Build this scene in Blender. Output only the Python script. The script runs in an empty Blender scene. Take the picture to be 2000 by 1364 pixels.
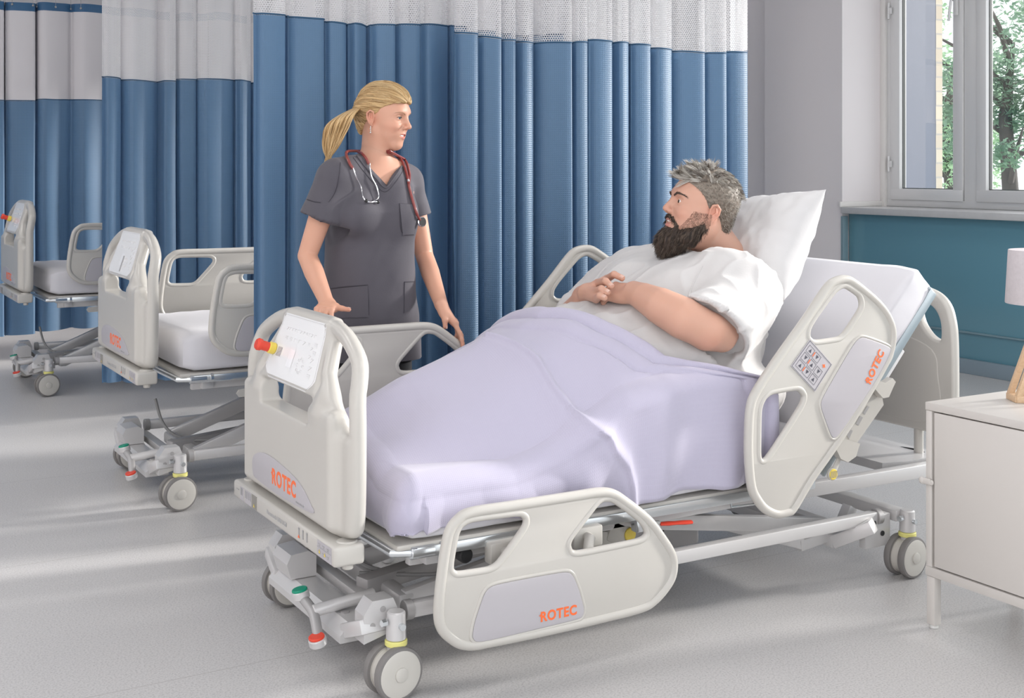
import bpy, math, random
import numpy as np
from mathutils import Vector, Matrix, noise as mn
PI = math.pi
SC = bpy.context.scene
COL = SC.collection

# ---------------------------------------------------------------- camera, sky, sun, exposure
F_PX = 2428.0; CX = 1000.0; HY = 328.0; CAM_H = 1.4
A_, B_ = 0.863, 0.505            # world X runs foot -> head along the beds, world Y across the row of beds
_n = math.hypot(A_, B_); A_ /= _n; B_ /= _n
cam_d = bpy.data.cameras.new('camera'); cam = bpy.data.objects.new('camera', cam_d); COL.objects.link(cam)
cam.location = (0, 0, CAM_H); cam.rotation_euler = (PI/2, 0, -math.atan2(B_, A_))
cam_d.sensor_width = 36; cam_d.sensor_fit = 'HORIZONTAL'; cam_d.lens = 36*F_PX/2000
cam_d.shift_y = -(682-HY)/2000; cam_d.clip_start = .05; cam_d.clip_end = 200
SC.camera = cam
SC.view_settings.view_transform = 'Standard'; SC.view_settings.look = 'None'
SC.view_settings.gamma = 1; SC.view_settings.use_curve_mapping = False
SC.view_settings.exposure = 0.32
w = bpy.data.worlds.new('world'); SC.world = w; w.use_nodes = True
bgn = w.node_tree.nodes['Background']; bgn.inputs[0].default_value = (.93, .97, 1.0, 1); bgn.inputs[1].default_value = 1.45
def sun(name, direction, strength, angle, color):
    L = bpy.data.lights.new(name, 'SUN'); L.energy = strength; L.angle = math.radians(angle); L.color = color
    o = bpy.data.objects.new(name, L); COL.objects.link(o)
    o.rotation_euler = Vector(direction).to_track_quat('-Z', 'Y').to_euler(); return o
FILL_W = 7  # power of each added ceiling fill
sun('sun', (-.93, .17, -.25), 5.2, 7, (1, .97, .93))
def ceiling_fill_light(name, loc, sx, sy, power, color=(1, .97, .93)):  # area light under an added fill panel
    L = bpy.data.lights.new(name, 'AREA'); L.shape = 'RECTANGLE'; L.size = sx; L.size_y = sy; L.energy = power; L.color = color
    o = bpy.data.objects.new(name, L); COL.objects.link(o); o.location = loc; return o

# ---------------------------------------------------------------- pixel <-> place (2000 x 1364 frame)
def _dir(px, py):
    t = (px-CX)/F_PX
    return (B_+A_*t, A_-B_*t, -(py-HY)/F_PX)
def onY(px, py, Y):
    d = _dir(px, py); s = Y/d[1]; return Vector((d[0]*s, Y, CAM_H+d[2]*s))
def onX(px, py, X):
    d = _dir(px, py); s = X/d[0]; return Vector((X, d[1]*s, CAM_H+d[2]*s))
def onZ(px, py, Z):
    d = _dir(px, py); s = (Z-CAM_H)/d[2]; return Vector((d[0]*s, d[1]*s, Z))

# ---------------------------------------------------------------- object helpers
def link(o): COL.objects.link(o); return o
def empty(name, loc=(0, 0, 0), label=None, cat=None, group=None, rz=0):
    o = bpy.data.objects.new(name, None); link(o); o.location = loc; o.rotation_euler[2] = rz; o.empty_display_size = .05
    return tag(o, label, cat, group)
def tag(o, label=None, cat=None, group=None, kind=None):
    if label: o['label'] = label
    if cat: o['category'] = cat
    if group: o['group'] = group
    if kind: o['kind'] = kind
    return o
def meshobj(name, V, Fc, m=None, parent=None, smooth=True, loc=None, angle=None):
    me = bpy.data.meshes.new(name); me.from_pydata([tuple(v) for v in V], [], [tuple(f) for f in Fc]); me.update()
    return fin(name, me, m, parent, smooth, loc, angle)
def fin(name, me, m=None, parent=None, smooth=True, loc=None, angle=None):
    if smooth:
        me.polygons.foreach_set('use_smooth', [True]*len(me.polygons))
        if angle is not None: me.set_sharp_from_angle(angle=math.radians(angle))
    if m is not None:
        me.materials.clear(); me.materials.append(m)
    o = bpy.data.objects.new(name, me); link(o)
    if parent is not None: o.parent = parent
    if loc is not None: o.location = loc
    return o
class MB:
    """collects shapes into one mesh"""
    def __init__(s): s.V = []; s.F = []
    def add(s, V, F, M=None):
        k = len(s.V)
        s.V += [tuple(M @ Vector(v)) for v in V] if M is not None else [tuple(v) for v in V]
        s.F += [tuple(i+k for i in f) for f in F]; return s
    def box(s, c, d, R=None, bev=.0, seg=2):
        import bmesh
        bm = bmesh.new(); bmesh.ops.create_cube(bm, size=1)
        for v in bm.verts: v.co = Vector((v.co.x*d[0], v.co.y*d[1], v.co.z*d[2]))
        if bev > 0: bmesh.ops.bevel(bm, geom=bm.edges[:], offset=min(bev, min(d)*.45), segments=seg, affect='EDGES', profile=.5)
        M = Matrix.Translation(Vector(c)) @ (R.to_4x4() if R is not None else Matrix.Identity(4))
        s.add([v.co for v in bm.verts], [[v.index for v in f.verts] for f in bm.faces], M) if not bm.verts.index_update() else 0
        bm.free(); return s
    def bar(s, a, b, wy, wz, bev=.003, up=(0, 0, 1), ext=0):
        """box beam from a to b, width wy, height wz"""
        a = Vector(a); b = Vector(b); d = b-a; L = d.length; x = d.normalized(); u = Vector(up)
        y = u.cross(x).normalized(); z = x.cross(y)
        R = Matrix((x, y, z)).transposed()
        return s.box((a+b)/2, (L+ext, wy, wz), R, bev)
    def cyl(s, a, b, r, r2=None, n=20, bev=0):
        a = Vector(a); b = Vector(b); r2 = r if r2 is None else r2
        if bev > 0:
            d = (b-a).normalized()
            return s.tube([a, a, a+d*bev, b-d*bev, b, b], [0, r-bev, r, r2, r2-bev, 0], n)
        return s.tube([a, a, b, b], [0, r, r2, 0], n)
    def tube(s, P, r, n=12, closed=False, flat=1.0, up=None):
        P = [Vector(p) for p in P]; N = len(P); R = r if hasattr(r, '__len__') else [r]*N
        k = len(s.V); prev = None; T = []
        for i in range(N):
            j0 = (i-1) % N if closed else max(i-1, 0); j1 = (i+1) % N if closed else min(i+1, N-1)
            t = P[j1]-P[j0]
            if t.length < 1e-9: t = (P[-1]-P[0]) if i == 0 or not T else T[-1]
            T.append(t.normalized())
        if T[0].length < .5: T[0] = Vector((0, 0, 1))
        a = Vector(up) if up is not None else (Vector((0, 0, 1)) if abs(T[0].z) < .9 else Vector((1, 0, 0)))
        nrm = (a-T[0]*a.dot(T[0])).normalized()
        for i in range(N):
            if up is not None:
                a = Vector(up); q = a-T[i]*a.dot(T[i]); nrm = q.normalized() if q.length > 1e-4 else nrm
            else:
                nrm = (nrm-T[i]*nrm.dot(T[i])); nrm = nrm.normalized() if nrm.length > 1e-6 else Vector((1, 0, 0))
            bn = T[i].cross(nrm)
            for q in range(n):
                an = 2*PI*q/n; s.V.append(tuple(P[i]+(nrm*math.cos(an)*flat+bn*math.sin(an))*R[i]))
        M = N if closed else N-1
        for i in range(M):
            for q in range(n):
                i2 = (i+1) % N; q2 = (q+1) % n
                s.F.append((k+i*n+q, k+i*n+q2, k+i2*n+q2, k+i2*n+q))
        if not closed:
            s.F.append(tuple(k+q for q in range(n))[::-1]); s.F.append(tuple(k+(N-1)*n+q for q in range(n)))
        return s
    def sphere(s, c, r, n=16, m=10, R=None):
        r = r if hasattr(r, '__len__') else (r, r, r); V = []; Fc = []
        for i in range(m+1):
            th = PI*i/m
            for j in range(n):
                ph = 2*PI*j/n; v = Vector((r[0]*math.sin(th)*math.cos(ph), r[1]*math.sin(th)*math.sin(ph), r[2]*math.cos(th)))
                if R is not None: v = R @ v
                V.append(v+Vector(c))
        for i in range(m):
            for j in range(n):
                Fc.append((i*n+j, (i+1)*n+j, (i+1)*n+(j+1) % n, i*n+(j+1) % n))
        return s.add(V, Fc)
    def prism(s, pts, a0, a1, f):
        """pts 2D polygon; f(u, v, w) -> 3D; w from a0 to a1"""
        n = len(pts); V = [f(p[0], p[1], a0) for p in pts]+[f(p[0], p[1], a1) for p in pts]
        Fc = [tuple(range(n))[::-1], tuple(range(n, 2*n))]+[(i, (i+1) % n, n+(i+1) % n, n+i) for i in range(n)]
        return s.add(V, Fc)
    def grid(s, fn, nu, nv):
        k = len(s.V)
        for i in range(nu+1):
            for j in range(nv+1): s.V.append(tuple(fn(i/nu, j/nv)))
        for i in range(nu):
            for j in range(nv): a = k+i*(nv+1)+j; s.F.append((a, a+nv+1, a+nv+2, a+1))
        return s
    def build(s, name, m, parent=None, smooth=True, angle=40, loc=None):
        me = bpy.data.meshes.new(name); me.from_pydata(s.V, [], s.F); me.validate(); me.update()
        import bmesh
        bm = bmesh.new(); bm.from_mesh(me); bmesh.ops.remove_doubles(bm, verts=bm.verts[:], dist=2e-6); bmesh.ops.recalc_face_normals(bm, faces=bm.faces[:]); bm.to_mesh(me); bm.free()
        return fin(name, me, m, parent, smooth, loc, angle)
def rot(ax, deg): return Matrix.Rotation(math.radians(deg), 3, ax)
def smooth_loop(pts, n=4, closed=True):
    """Catmull-Rom through pts"""
    N = len(pts); out = []; dim = len(pts[0])
    rng = range(N) if closed else range(N-1)
    for i in rng:
        g = (lambda k: pts[k % N]) if closed else (lambda k: pts[max(0, min(N-1, k))])
        p0, p1, p2, p3 = g(i-1), g(i), g(i+1), g(i+2)
        for q in range(n):
            t = q/n
            out.append(tuple(.5*(2*p1[c]+(p2[c]-p0[c])*t+(2*p0[c]-5*p1[c]+4*p2[c]-p3[c])*t*t+(3*p1[c]-p0[c]-3*p2[c]+p3[c])*t**3) for c in range(dim)))
    if not closed: out.append(tuple(pts[-1]))
    return out
def curve_plate(loops, half, bev, res=2):
    """filled 2D outline with holes (outline grows by bev) -> list of verts/faces in the XY plane with thickness 2*(half+bev)"""
    cu = bpy.data.curves.new('tmp', 'CURVE'); cu.dimensions = '2D'; cu.fill_mode = 'BOTH'
    for L in loops:
        sp = cu.splines.new('POLY'); sp.points.add(len(L)-1)
        for i, p in enumerate(L): sp.points[i].co = (p[0], p[1], 0, 1)
        sp.use_cyclic_u = True
    cu.extrude = half; cu.bevel_depth = bev; cu.bevel_resolution = res
    o = bpy.data.objects.new('tmp', cu); COL.objects.link(o)
    me = bpy.data.meshes.new_from_object(o)
    V = [v.co.copy() for v in me.vertices]; Fc = [tuple(p.vertices) for p in me.polygons]
    bpy.data.objects.remove(o); bpy.data.curves.remove(cu); bpy.data.meshes.remove(me)
    return V, Fc
def text_geo(txt, size, ext=.0006, offset=0.0, align='CENTER', spacing=1.0):
    cu = bpy.data.curves.new('tmp', 'FONT'); cu.body = txt; cu.size = size; cu.extrude = ext; cu.offset = offset
    cu.align_x = align; cu.align_y = 'CENTER'; cu.space_character = spacing
    o = bpy.data.objects.new('tmp', cu); COL.objects.link(o)
    me = bpy.data.meshes.new_from_object(o)
    V = [v.co.copy() for v in me.vertices]; Fc = [tuple(p.vertices) for p in me.polygons]
    bpy.data.objects.remove(o); bpy.data.curves.remove(cu); bpy.data.meshes.remove(me)
    return V, Fc

# ---------------------------------------------------------------- materials
MATS = {}
def mat(name, col=(.8, .8, .8), rough=.5, metal=0, spec=.5, **kw):
    if name in MATS: return MATS[name]
    m = bpy.data.materials.new(name); m.use_nodes = True; nt = m.node_tree; b = nt.nodes['Principled BSDF']
    b.inputs['Base Color'].default_value = (*col, 1); b.inputs['Roughness'].default_value = rough; b.inputs['Metallic'].default_value = metal
    b.inputs['Specular IOR Level'].default_value = spec
    if kw.get('sss'):
        b.inputs['Subsurface Weight'].default_value = kw['sss']; b.inputs['Subsurface Radius'].default_value = kw.get('ssr', (.012, .005, .003)); b.inputs['Subsurface Scale'].default_value = 1
    if kw.get('coat'): b.inputs['Coat Weight'].default_value = kw['coat']; b.inputs['Coat Roughness'].default_value = .15
    if kw.get('sheen'): b.inputs['Sheen Weight'].default_value = kw['sheen']
    if kw.get('alpha') is not None: b.inputs['Alpha'].default_value = kw['alpha']
    if kw.get('trans'): b.inputs['Transmission Weight'].default_value = kw['trans']
    if kw.get('vary'):      # mottled colour + fine bump
        sc, amt = kw['vary']
        tc = nt.nodes.new('ShaderNodeTexCoord'); n = nt.nodes.new('ShaderNodeTexNoise'); n.inputs['Scale'].default_value = sc; n.inputs['Detail'].default_value = 4
        nt.links.new(tc.outputs['Object'], n.inputs['Vector'])
        mx = nt.nodes.new('ShaderNodeMix'); mx.data_type = 'RGBA'; mx.inputs[6].default_value = (*[c*(1-amt) for c in col], 1); mx.inputs[7].default_value = (*[min(1, c*(1+amt)) for c in col], 1)
        nt.links.new(n.outputs['Fac'], mx.inputs[0]); nt.links.new(mx.outputs[2], b.inputs['Base Color'])
    if kw.get('bump'):
        sc, st = kw['bump']
        tc = nt.nodes.new('ShaderNodeTexCoord'); n = nt.nodes.new('ShaderNodeTexNoise'); n.inputs['Scale'].default_value = sc; n.inputs['Detail'].default_value = 3
        nt.links.new(tc.outputs['Object'], n.inputs['Vector'])
        bp = nt.nodes.new('ShaderNodeBump'); bp.inputs['Strength'].default_value = st; bp.inputs['Distance'].default_value = .002
        nt.links.new(n.outputs['Fac'], bp.inputs['Height']); nt.links.new(bp.outputs[0], b.inputs['Normal'])
    if kw.get('vcol'):
        a = nt.nodes.new('ShaderNodeAttribute'); a.attribute_name = 'Col'; nt.links.new(a.outputs['Color'], b.inputs['Base Color'])
    MATS[name] = m; return m
def nodes_of(m): nt = m.node_tree; return nt, nt.nodes, nt.links, nt.nodes['Principled BSDF']

plastic = mat('bed plastic', (.52, .50, .465), .32, coat=.15, vary=(3, .01))
plastic2 = mat('bed plastic lilac insert', (.45, .43, .455), .4, vary=(4, .01))
panelw = mat('control panel foil', (.86, .86, .86), .18, vary=(3, .01))
steel = mat('painted grey steel', (.60, .59, .59), .35, metal=.25, vary=(6, .03))
steel_d = mat('dark steel bracket', (.40, .39, .39), .4, metal=.3, vary=(6, .04))  # darker grey steel of small fittings and housings
chrome = mat('galvanised steel', (.70, .73, .75), .22, metal=.9, vary=(10, .05))
rubber = mat('grey rubber tread', (.20, .19, .185), .6, vary=(30, .06))
wheelp = mat('wheel cover plastic', (.56, .54, .50), .38, vary=(5, .01))
blackp = mat('black plastic', (.02, .02, .022), .5, vary=(9, .2))
orange = mat('orange print', (.90, .16, .04), .5, vary=(9, .02))
greyprint = mat('grey print', (.35, .35, .36), .5, vary=(9, .02))
lightprint = mat('faint print', (.70, .69, .70), .5, vary=(9, .02))
red = mat('red plastic', (.72, .06, .03), .35, vary=(9, .03))
green = mat('green plastic', (.0, .27, .16), .4, vary=(9, .03))
yellow = mat('yellow plastic', (.80, .62, .10), .45, vary=(9, .03))
whitepaint = mat('white powder coated metal', (.62, .59, .56), .4, vary=(3, .01))
# ================================================================= room
def floor_mat():
    m = mat('speckled vinyl floor', (.62, .60, .59), .38); nt, N, L, b = nodes_of(m)
    tc = N.new('ShaderNodeTexCoord')
    n1 = N.new('ShaderNodeTexNoise'); n1.inputs['Scale'].default_value = 170; n1.inputs['Detail'].default_value = 2
    v = N.new('ShaderNodeTexVoronoi'); v.inputs['Scale'].default_value = 130
    L.new(tc.outputs['Object'], n1.inputs['Vector']); L.new(tc.outputs['Object'], v.inputs['Vector'])
    r = N.new('ShaderNodeValToRGB'); r.color_ramp.elements[0].position = .3; r.color_ramp.elements[0].color = (.45, .44, .44, 1); r.color_ramp.elements[1].position = .55; r.color_ramp.elements[1].color = (.60, .585, .58, 1)
    L.new(n1.outputs['Fac'], r.inputs[0])
    r2 = N.new('ShaderNodeValToRGB'); r2.color_ramp.elements[0].position = .05; r2.color_ramp.elements[0].color = (.72, .72, .72, 1); r2.color_ramp.elements[1].position = .22; r2.color_ramp.elements[1].color = (1, 1, 1, 1)
    L.new(v.outputs['Distance'], r2.inputs[0])
    mx = N.new('ShaderNodeMix'); mx.data_type = 'RGBA'; mx.blend_type = 'MULTIPLY'; mx.inputs[0].default_value = 1
    L.new(r.outputs[0], mx.inputs[6]); L.new(r2.outputs[0], mx.inputs[7])
    # welded seams between the vinyl sheets, every 1.1 m
    sx = N.new('ShaderNodeSeparateXYZ'); L.new(tc.outputs['Object'], sx.inputs[0])
    pr = None
    for ax, off, per in (('Y', .35, 1.25),):
        a = N.new('ShaderNodeMath'); a.operation = 'ADD'; a.inputs[1].default_value = off; L.new(sx.outputs[ax], a.inputs[0])
        q = N.new('ShaderNodeMath'); q.operation = 'PINGPONG'; q.inputs[1].default_value = per/2; L.new(a.outputs[0], q.inputs[0])
        c = N.new('ShaderNodeMath'); c.operation = 'LESS_THAN'; c.inputs[1].default_value = .0016; L.new(q.outputs[0], c.inputs[0])
    m2 = N.new('ShaderNodeMix'); m2.data_type = 'RGBA'; m2.inputs[7].default_value = (.42, .40, .39, 1)
    L.new(c.outputs[0], m2.inputs[0]); L.new(mx.outputs[2], m2.inputs[6]); L.new(m2.outputs[2], b.inputs['Base Color'])
    bp = N.new('ShaderNodeBump'); bp.inputs['Strength'].default_value = .06; bp.inputs['Distance'].default_value = .001
    L.new(n1.outputs['Fac'], bp.inputs['Height']); L.new(bp.outputs[0], b.inputs['Normal'])
    return m
wallw = mat('white wall paint', (.85, .81, .82), .6, vary=(1.2, .015), bump=(60, .05))
wallblue = mat('glossy blue wall panel', (.15, .33, .41), .18, coat=.5, vary=(1, .04))
ceilm = mat('ceiling paint', (.62, .63, .66), .8, vary=(1, .01))
XW = 6.90
def struct(name, mb, m, **k): return tag(mb.build(name, m, **k), kind='structure')
struct('floor', MB().box((4.0, 4.0, -.03), (12.0, 16.5, .06)), floor_mat(), smooth=False)
ZC = 3.45
struct('ceiling', MB().box((3.6, 5.9, ZC+.04), (9.6, 12.8, .08)), ceilm, smooth=False)
struct('wall_far', MB().box((3.0, 12.15, ZC/2), (10.0, .1, ZC)), wallw, smooth=False)
struct('wall_left', MB().box((-2.4, 4.5, ZC/2), (.1, 15.5, ZC)), wallw, smooth=False)
# window wall: long opening beside the camera (Y < 6.85), pier, opening beyond the pier
YR = 6.85; XG = 7.36; SILL = 1.08
mb = MB()
mb.box((XW+.30, 7.28, ZC/2), (.60, .86, ZC))            # pier
mb.box((XW+.34, 7.86, ZC/2), (.52, .32, ZC))            # pier, set back part
mb.box((XW+.30, 10.1, ZC-.06), (.6, 4.3, .12)); mb.box((XW+.30, 10.1, .5), (.6, 4.2, 1.0)); mb.box((XW+.3, 12.0, ZC/2), (.6, .3, ZC))
mb.box((XW+.30, 2.4, ZC-.06), (.6, 8.9, .12))
struct('wall_right', mb, wallw, smooth=False)
struct('wall_panel_right', MB().box((XW+.36, 2.45, .529), (.60, 8.78, 1.058), bev=.003), wallblue, angle=30)
# cement-board wainscot lower band below the blue
trimw = mat('white trim paint', (.80, .78, .76), .5, vary=(2, .02))
alu = mat('white aluminium frame', (.74, .74, .74), .35, metal=.15, vary=(3, .01))
struct('trim_1', MB().box((XW+.018, YR-.006, .52), (.05, .028, 1.03), bev=.003).box((XW+.052, 2.45, .28), (.03, 8.78, .012), bev=.003), mat('blue grey rail', (.22, .33, .38), .4, vary=(3, .02)), angle=30)
struct('trim_2', MB().box((XW+.26, 2.45, SILL), (.58, 8.78, .05), bev=.008), mat('stone window sill', (.62, .62, .62), .3, vary=(25, .06)), angle=30)
struct('baseboard_right', MB().box((XW+.045, 2.45, .05), (.03, 8.78, .1), bev=.004), mat('blue grey skirting', (.26, .33, .38), .4, vary=(3, .03)), angle=30)
glassm = mat('window glass', (1, 1, 1), .0); nt, N, L, b = nodes_of(glassm)
tr = N.new('ShaderNodeBsdfTransparent'); gl = N.new('ShaderNodeBsdfGlossy'); gl.inputs['Roughness'].default_value = .02; mxs = N.new('ShaderNodeMixShader'); mxs.inputs[0].default_value = .07
L.new(tr.outputs[0], mxs.inputs[1]); L.new(gl.outputs[0], mxs.inputs[2]); L.new(mxs.outputs[0], N['Material Output'].inputs['Surface'])
gasket = mat('dark window gasket', (.05, .06, .06), .5, vary=(9, .1))
def window(name, y1, y0, leaves, z0=SILL+.025, z1=ZC-.12, handle=True):
    """window in the plane X = XG between y1 (far) and y0 (near)"""
    w_ = empty(name, (XG, (y0+y1)/2, z0)); tag(w_, kind='structure'); O = Vector(w_.location)
    fr = MB()
    def b_(ya, yb, za, zb, xa, xb, bev=.004):
        return (Vector(((xa+xb)/2, (ya+yb)/2, (za+zb)/2))-O+Vector((XG, 0, 0)), (xb-xa, abs(ya-yb), abs(zb-za)))
    def put(mb, *a, bev=.004):
        c, d = b_(*a); mb.box(c, d, bev=bev)
    put(fr, y1, y1-.05, z0, z1, -.04, .05); put(fr, y0, y0+.05, z0, z1, -.04, .05)
    put(fr, y0+.002, y1-.002, z0+.001, z0+.055, -.042, .048); put(fr, y0+.002, y1-.002, z1-.05, z1-.001, -.042, .048)
    n = len(leaves); yy = y1-.05
    for k, wd in enumerate(leaves):
        if k: put(fr, yy, yy-.11, z0, z1, -.04, .05); yy -= .11
        s = MB(); ya, yb = yy-.004, yy-wd+.004; za, zb = z0+.052, z1-.047; t = .085
        put(s, ya, ya-t, za, zb, -.055, .02); put(s, yb+t, yb, za, zb, -.055, .02); put(s, ya, yb, za, za+t, -.0552, .0202); put(s, ya, yb, zb-t, zb, -.0552, .0202)
        so = s.build('sash', alu, w_, angle=30)
        g = MB(); gi = .006
        put(g, ya-t, ya-t-gi, za+t, zb-t, -.02, .005, bev=0); put(g, yb+t+gi, yb+t, za+t, zb-t, -.02, .005, bev=0); put(g, ya-t, yb+t, za+t, za+t+gi, -.02, .005, bev=0)
        g.build('gasket', gasket, so, smooth=False)
        p = MB(); put(p, ya-t, yb+t, za+t, zb-t, -.008, -.004, bev=0); p.build('pane', glassm, so, smooth=False)
        if handle and k == 0:
            h = MB(); yh = yb+.045
            c, _ = b_(yh, yh, 2.58, 2.58, -.07, -.07); h.box(c, (.02, .035, .16), bev=.006)
            h.tube([c+Vector(v) for v in ((-.01, 0, .05), (-.045, 0, .05), (-.05, .0, .03), (-.05, .015, -.06), (-.045, .025, -.12))], .0095, 10)
            h.build('window_handle', alu, so)
        if handle and k == 0:
            for zh in (1.43, 2.60):
                h = MB(); c, _ = b_(ya+.012, ya+.012, zh, zh, -.065, -.065); h.cyl(c-Vector((0, 0, .06)), c+Vector((0, 0, .06)), .009, n=12); h.box(c+Vector((0, -.018, 0)), (.012, .03, .05), bev=.003)
                h.build('hinge', alu, so)
        yy -= wd
    fr.build('window_frame', alu, w_, angle=30)
    return w_
window('window_1', 6.80, -1.9, [.678, 1.45, 1.45, 1.45, 1.45, 1.3])
window('window_2', 11.8, 8.05, [1.1, 1.2, 1.2], handle=False)
struct('trim_3', MB().box((XG-.0, YR-.025, 2.2), (.12, .05, 2.2), bev=.004).box((XG-.25, YR-.012, SILL+.045), (.5, .02, .04), bev=.006), trimw, angle=30)

# ---- outside the window
brick = mat('yellow brick', (.70, .55, .38), .8); nt, N, L, b = nodes_of(brick)
tc = N.new('ShaderNodeTexCoord'); br = N.new('ShaderNodeTexBrick'); br.inputs['Color1'].default_value = (.62, .56, .44, 1); br.inputs['Color2'].default_value = (.55, .48, .38, 1); br.inputs['Mortar'].default_value = (.45, .42, .38, 1)
br.inputs['Scale'].default_value = 1; br.inputs['Brick Width'].default_value = .23; br.inputs['Row Height'].default_value = .12; br.inputs['Mortar Size'].default_value = .008
mp = N.new('ShaderNodeMapping'); mp.inputs['Rotation'].default_value = (PI/2, 0, 0); L.new(tc.outputs['Object'], mp.inputs[0]); L.new(mp.outputs[0], br.inputs['Vector']); L.new(br.outputs[0], b.inputs['Base Color'])
grey_pan = mat('blue grey facade panel', (.12, .14, .19), .5, vary=(1, .03))
o = empty('facade_return', (8.3, 7.3, .0), 'grey panelled facade return with a yellow brick edge outside the window', 'facade wall')
MB().box((-.32, .0, 1.6), (.64, .25, 5.4)).build('facade_panel', grey_pan, o, smooth=False)
MB().box((.04, .0, 1.6), (.08, .252, 5.4)).build('brick_edge', brick, o, smooth=False)
tag(MB().box((17, 8, -1.0), (18.5, 40, .3)).build('ground', mat('pale paving outside', (.6, .6, .58), .8, vary=(3, .1)), smooth=False), kind='structure')

def leaf_cloud(name, c, r, n, m, parent, seed, size=.06):
    rnd = random.Random(seed); V = []; Fc = []
    subs = [(Vector((rnd.gauss(0, .42)*r[0], rnd.gauss(0, .42)*r[1], rnd.gauss(0, .42)*r[2])), rnd.uniform(.2, .42)) for _ in range(34)]
    for i in range(n):
        s, q = rnd.choice(subs); d = Vector((rnd.gauss(0, 1), rnd.gauss(0, 1), rnd.gauss(0, 1))).normalized()*q*rnd.uniform(.5, 1)*max(r)*.55
        p = Vector(c)+s+d; a = Vector((rnd.gauss(0, 1), rnd.gauss(0, 1), rnd.gauss(0, 1))).normalized(); b_ = a.orthogonal().normalized()
        L_ = size*rnd.uniform(.6, 1.2); k = len(V)
        V += [p-a*L_, p+b_*L_*.42, p+a*L_, p-b_*L_*.42]; Fc.append((k, k+1, k+2, k+3))
    return meshobj(name, V, Fc, m, parent, smooth=False)
def leafmat(name, col):
    m = mat(name, col, .5, vary=(2, .35)); nt, N, L, b = nodes_of(m)
    t = N.new('ShaderNodeBsdfTranslucent'); t.inputs[0].default_value = (col[0]*2, col[1]*2, col[2]*1.6, 1); mx = N.new('ShaderNodeMixShader'); mx.inputs[0].default_value = .45
    L.new(b.outputs[0], mx.inputs[1]); L.new(t.outputs[0], mx.inputs[2]); L.new(mx.outputs[0], N['Material Output'].inputs['Surface']); return m
lf = leafmat('pale green leaves', (.24, .36, .26)); lf2 = leafmat('dark green leaves', (.16, .25, .20)); bark = mat('bark', (.10, .09, .08), .9, vary=(8, .3))
for (c, r, m, lb, sd, n) in (((18.8, 15.9, 2.6), (1.5, 1.5, 2.2), lf, 'pale green leafy tree outside, seen through the left window pane beside the brick edge', 3, 6500),
                          ((15.6, 12.1, 2.5), (1.3, 1.3, 2.2), lf2, 'dark leafy tree outside, filling the right-hand window pane', 5, 7500)):
    t = empty('tree', (c[0], c[1], -.85), lb, 'tree')
    leaf_cloud('foliage', (0, 0, c[2]+.85), r, n, m, t, sd)
    tr = MB(); tr.tube([(0, 0, 0), (.1, .05, 1.5), (0, .1, 3.0), (.05, 0, c[2]+1.6)], [.16, .13, .1, .03], 10)
    for k in range(7):
        rn = random.Random(k+sd); a = rn.uniform(0, 6.28); z = 2+k*.35; tr.tube([(.05, .05, z), (math.cos(a)*.7, math.sin(a)*.7, z+.5), (math.cos(a)*1.4, math.sin(a)*1.4, z+.8)], [.05, .035, .01], 7)
    tr.build('trunk', bark, t)

# ================================================================= curtains
def fabric_blue(name, col, trans=.35):
    m = mat(name, col, .48, spec=.6); nt, N, L, b = nodes_of(m); b.inputs['Sheen Weight'].default_value = .15
    uv = N.new('ShaderNodeUVMap'); sp = N.new('ShaderNodeSeparateXYZ'); L.new(uv.outputs[0], sp.inputs[0])
    outs = []
    for a in 'XY':
        q = N.new('ShaderNodeMath'); q.operation = 'PINGPONG'; q.inputs[1].default_value = .0045; L.new(sp.outputs[a], q.inputs[0])
        p = N.new('ShaderNodeMath'); p.operation = 'MULTIPLY'; p.inputs[1].default_value = 1/.0045; L.new(q.outputs[0], p.inputs[0]); outs.append(p)
    mxx = N.new('ShaderNodeMath'); mxx.operation = 'MINIMUM'; L.new(outs[0].outputs[0], mxx.inputs[0]); L.new(outs[1].outputs[0], mxx.inputs[1])
    bp = N.new('ShaderNodeBump'); bp.inputs['Strength'].default_value = .38; bp.inputs['Distance'].default_value = .002; L.new(mxx.outputs[0], bp.inputs['Height']); L.new(bp.outputs[0], b.inputs['Normal'])
    t = N.new('ShaderNodeBsdfTranslucent'); t.inputs[0].default_value = (col[0]*1.5, col[1]*1.5, col[2]*1.6, 1); mx = N.new('ShaderNodeMixShader'); mx.inputs[0].default_value = trans
    L.new(b.outputs[0], mx.inputs[1]); L.new(t.outputs[0], mx.inputs[2]); L.new(mx.outputs[0], N['Material Output'].inputs['Surface']); return m
blue = fabric_blue('blue waffle curtain fabric', (.105, .205, .335), .28)
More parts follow.
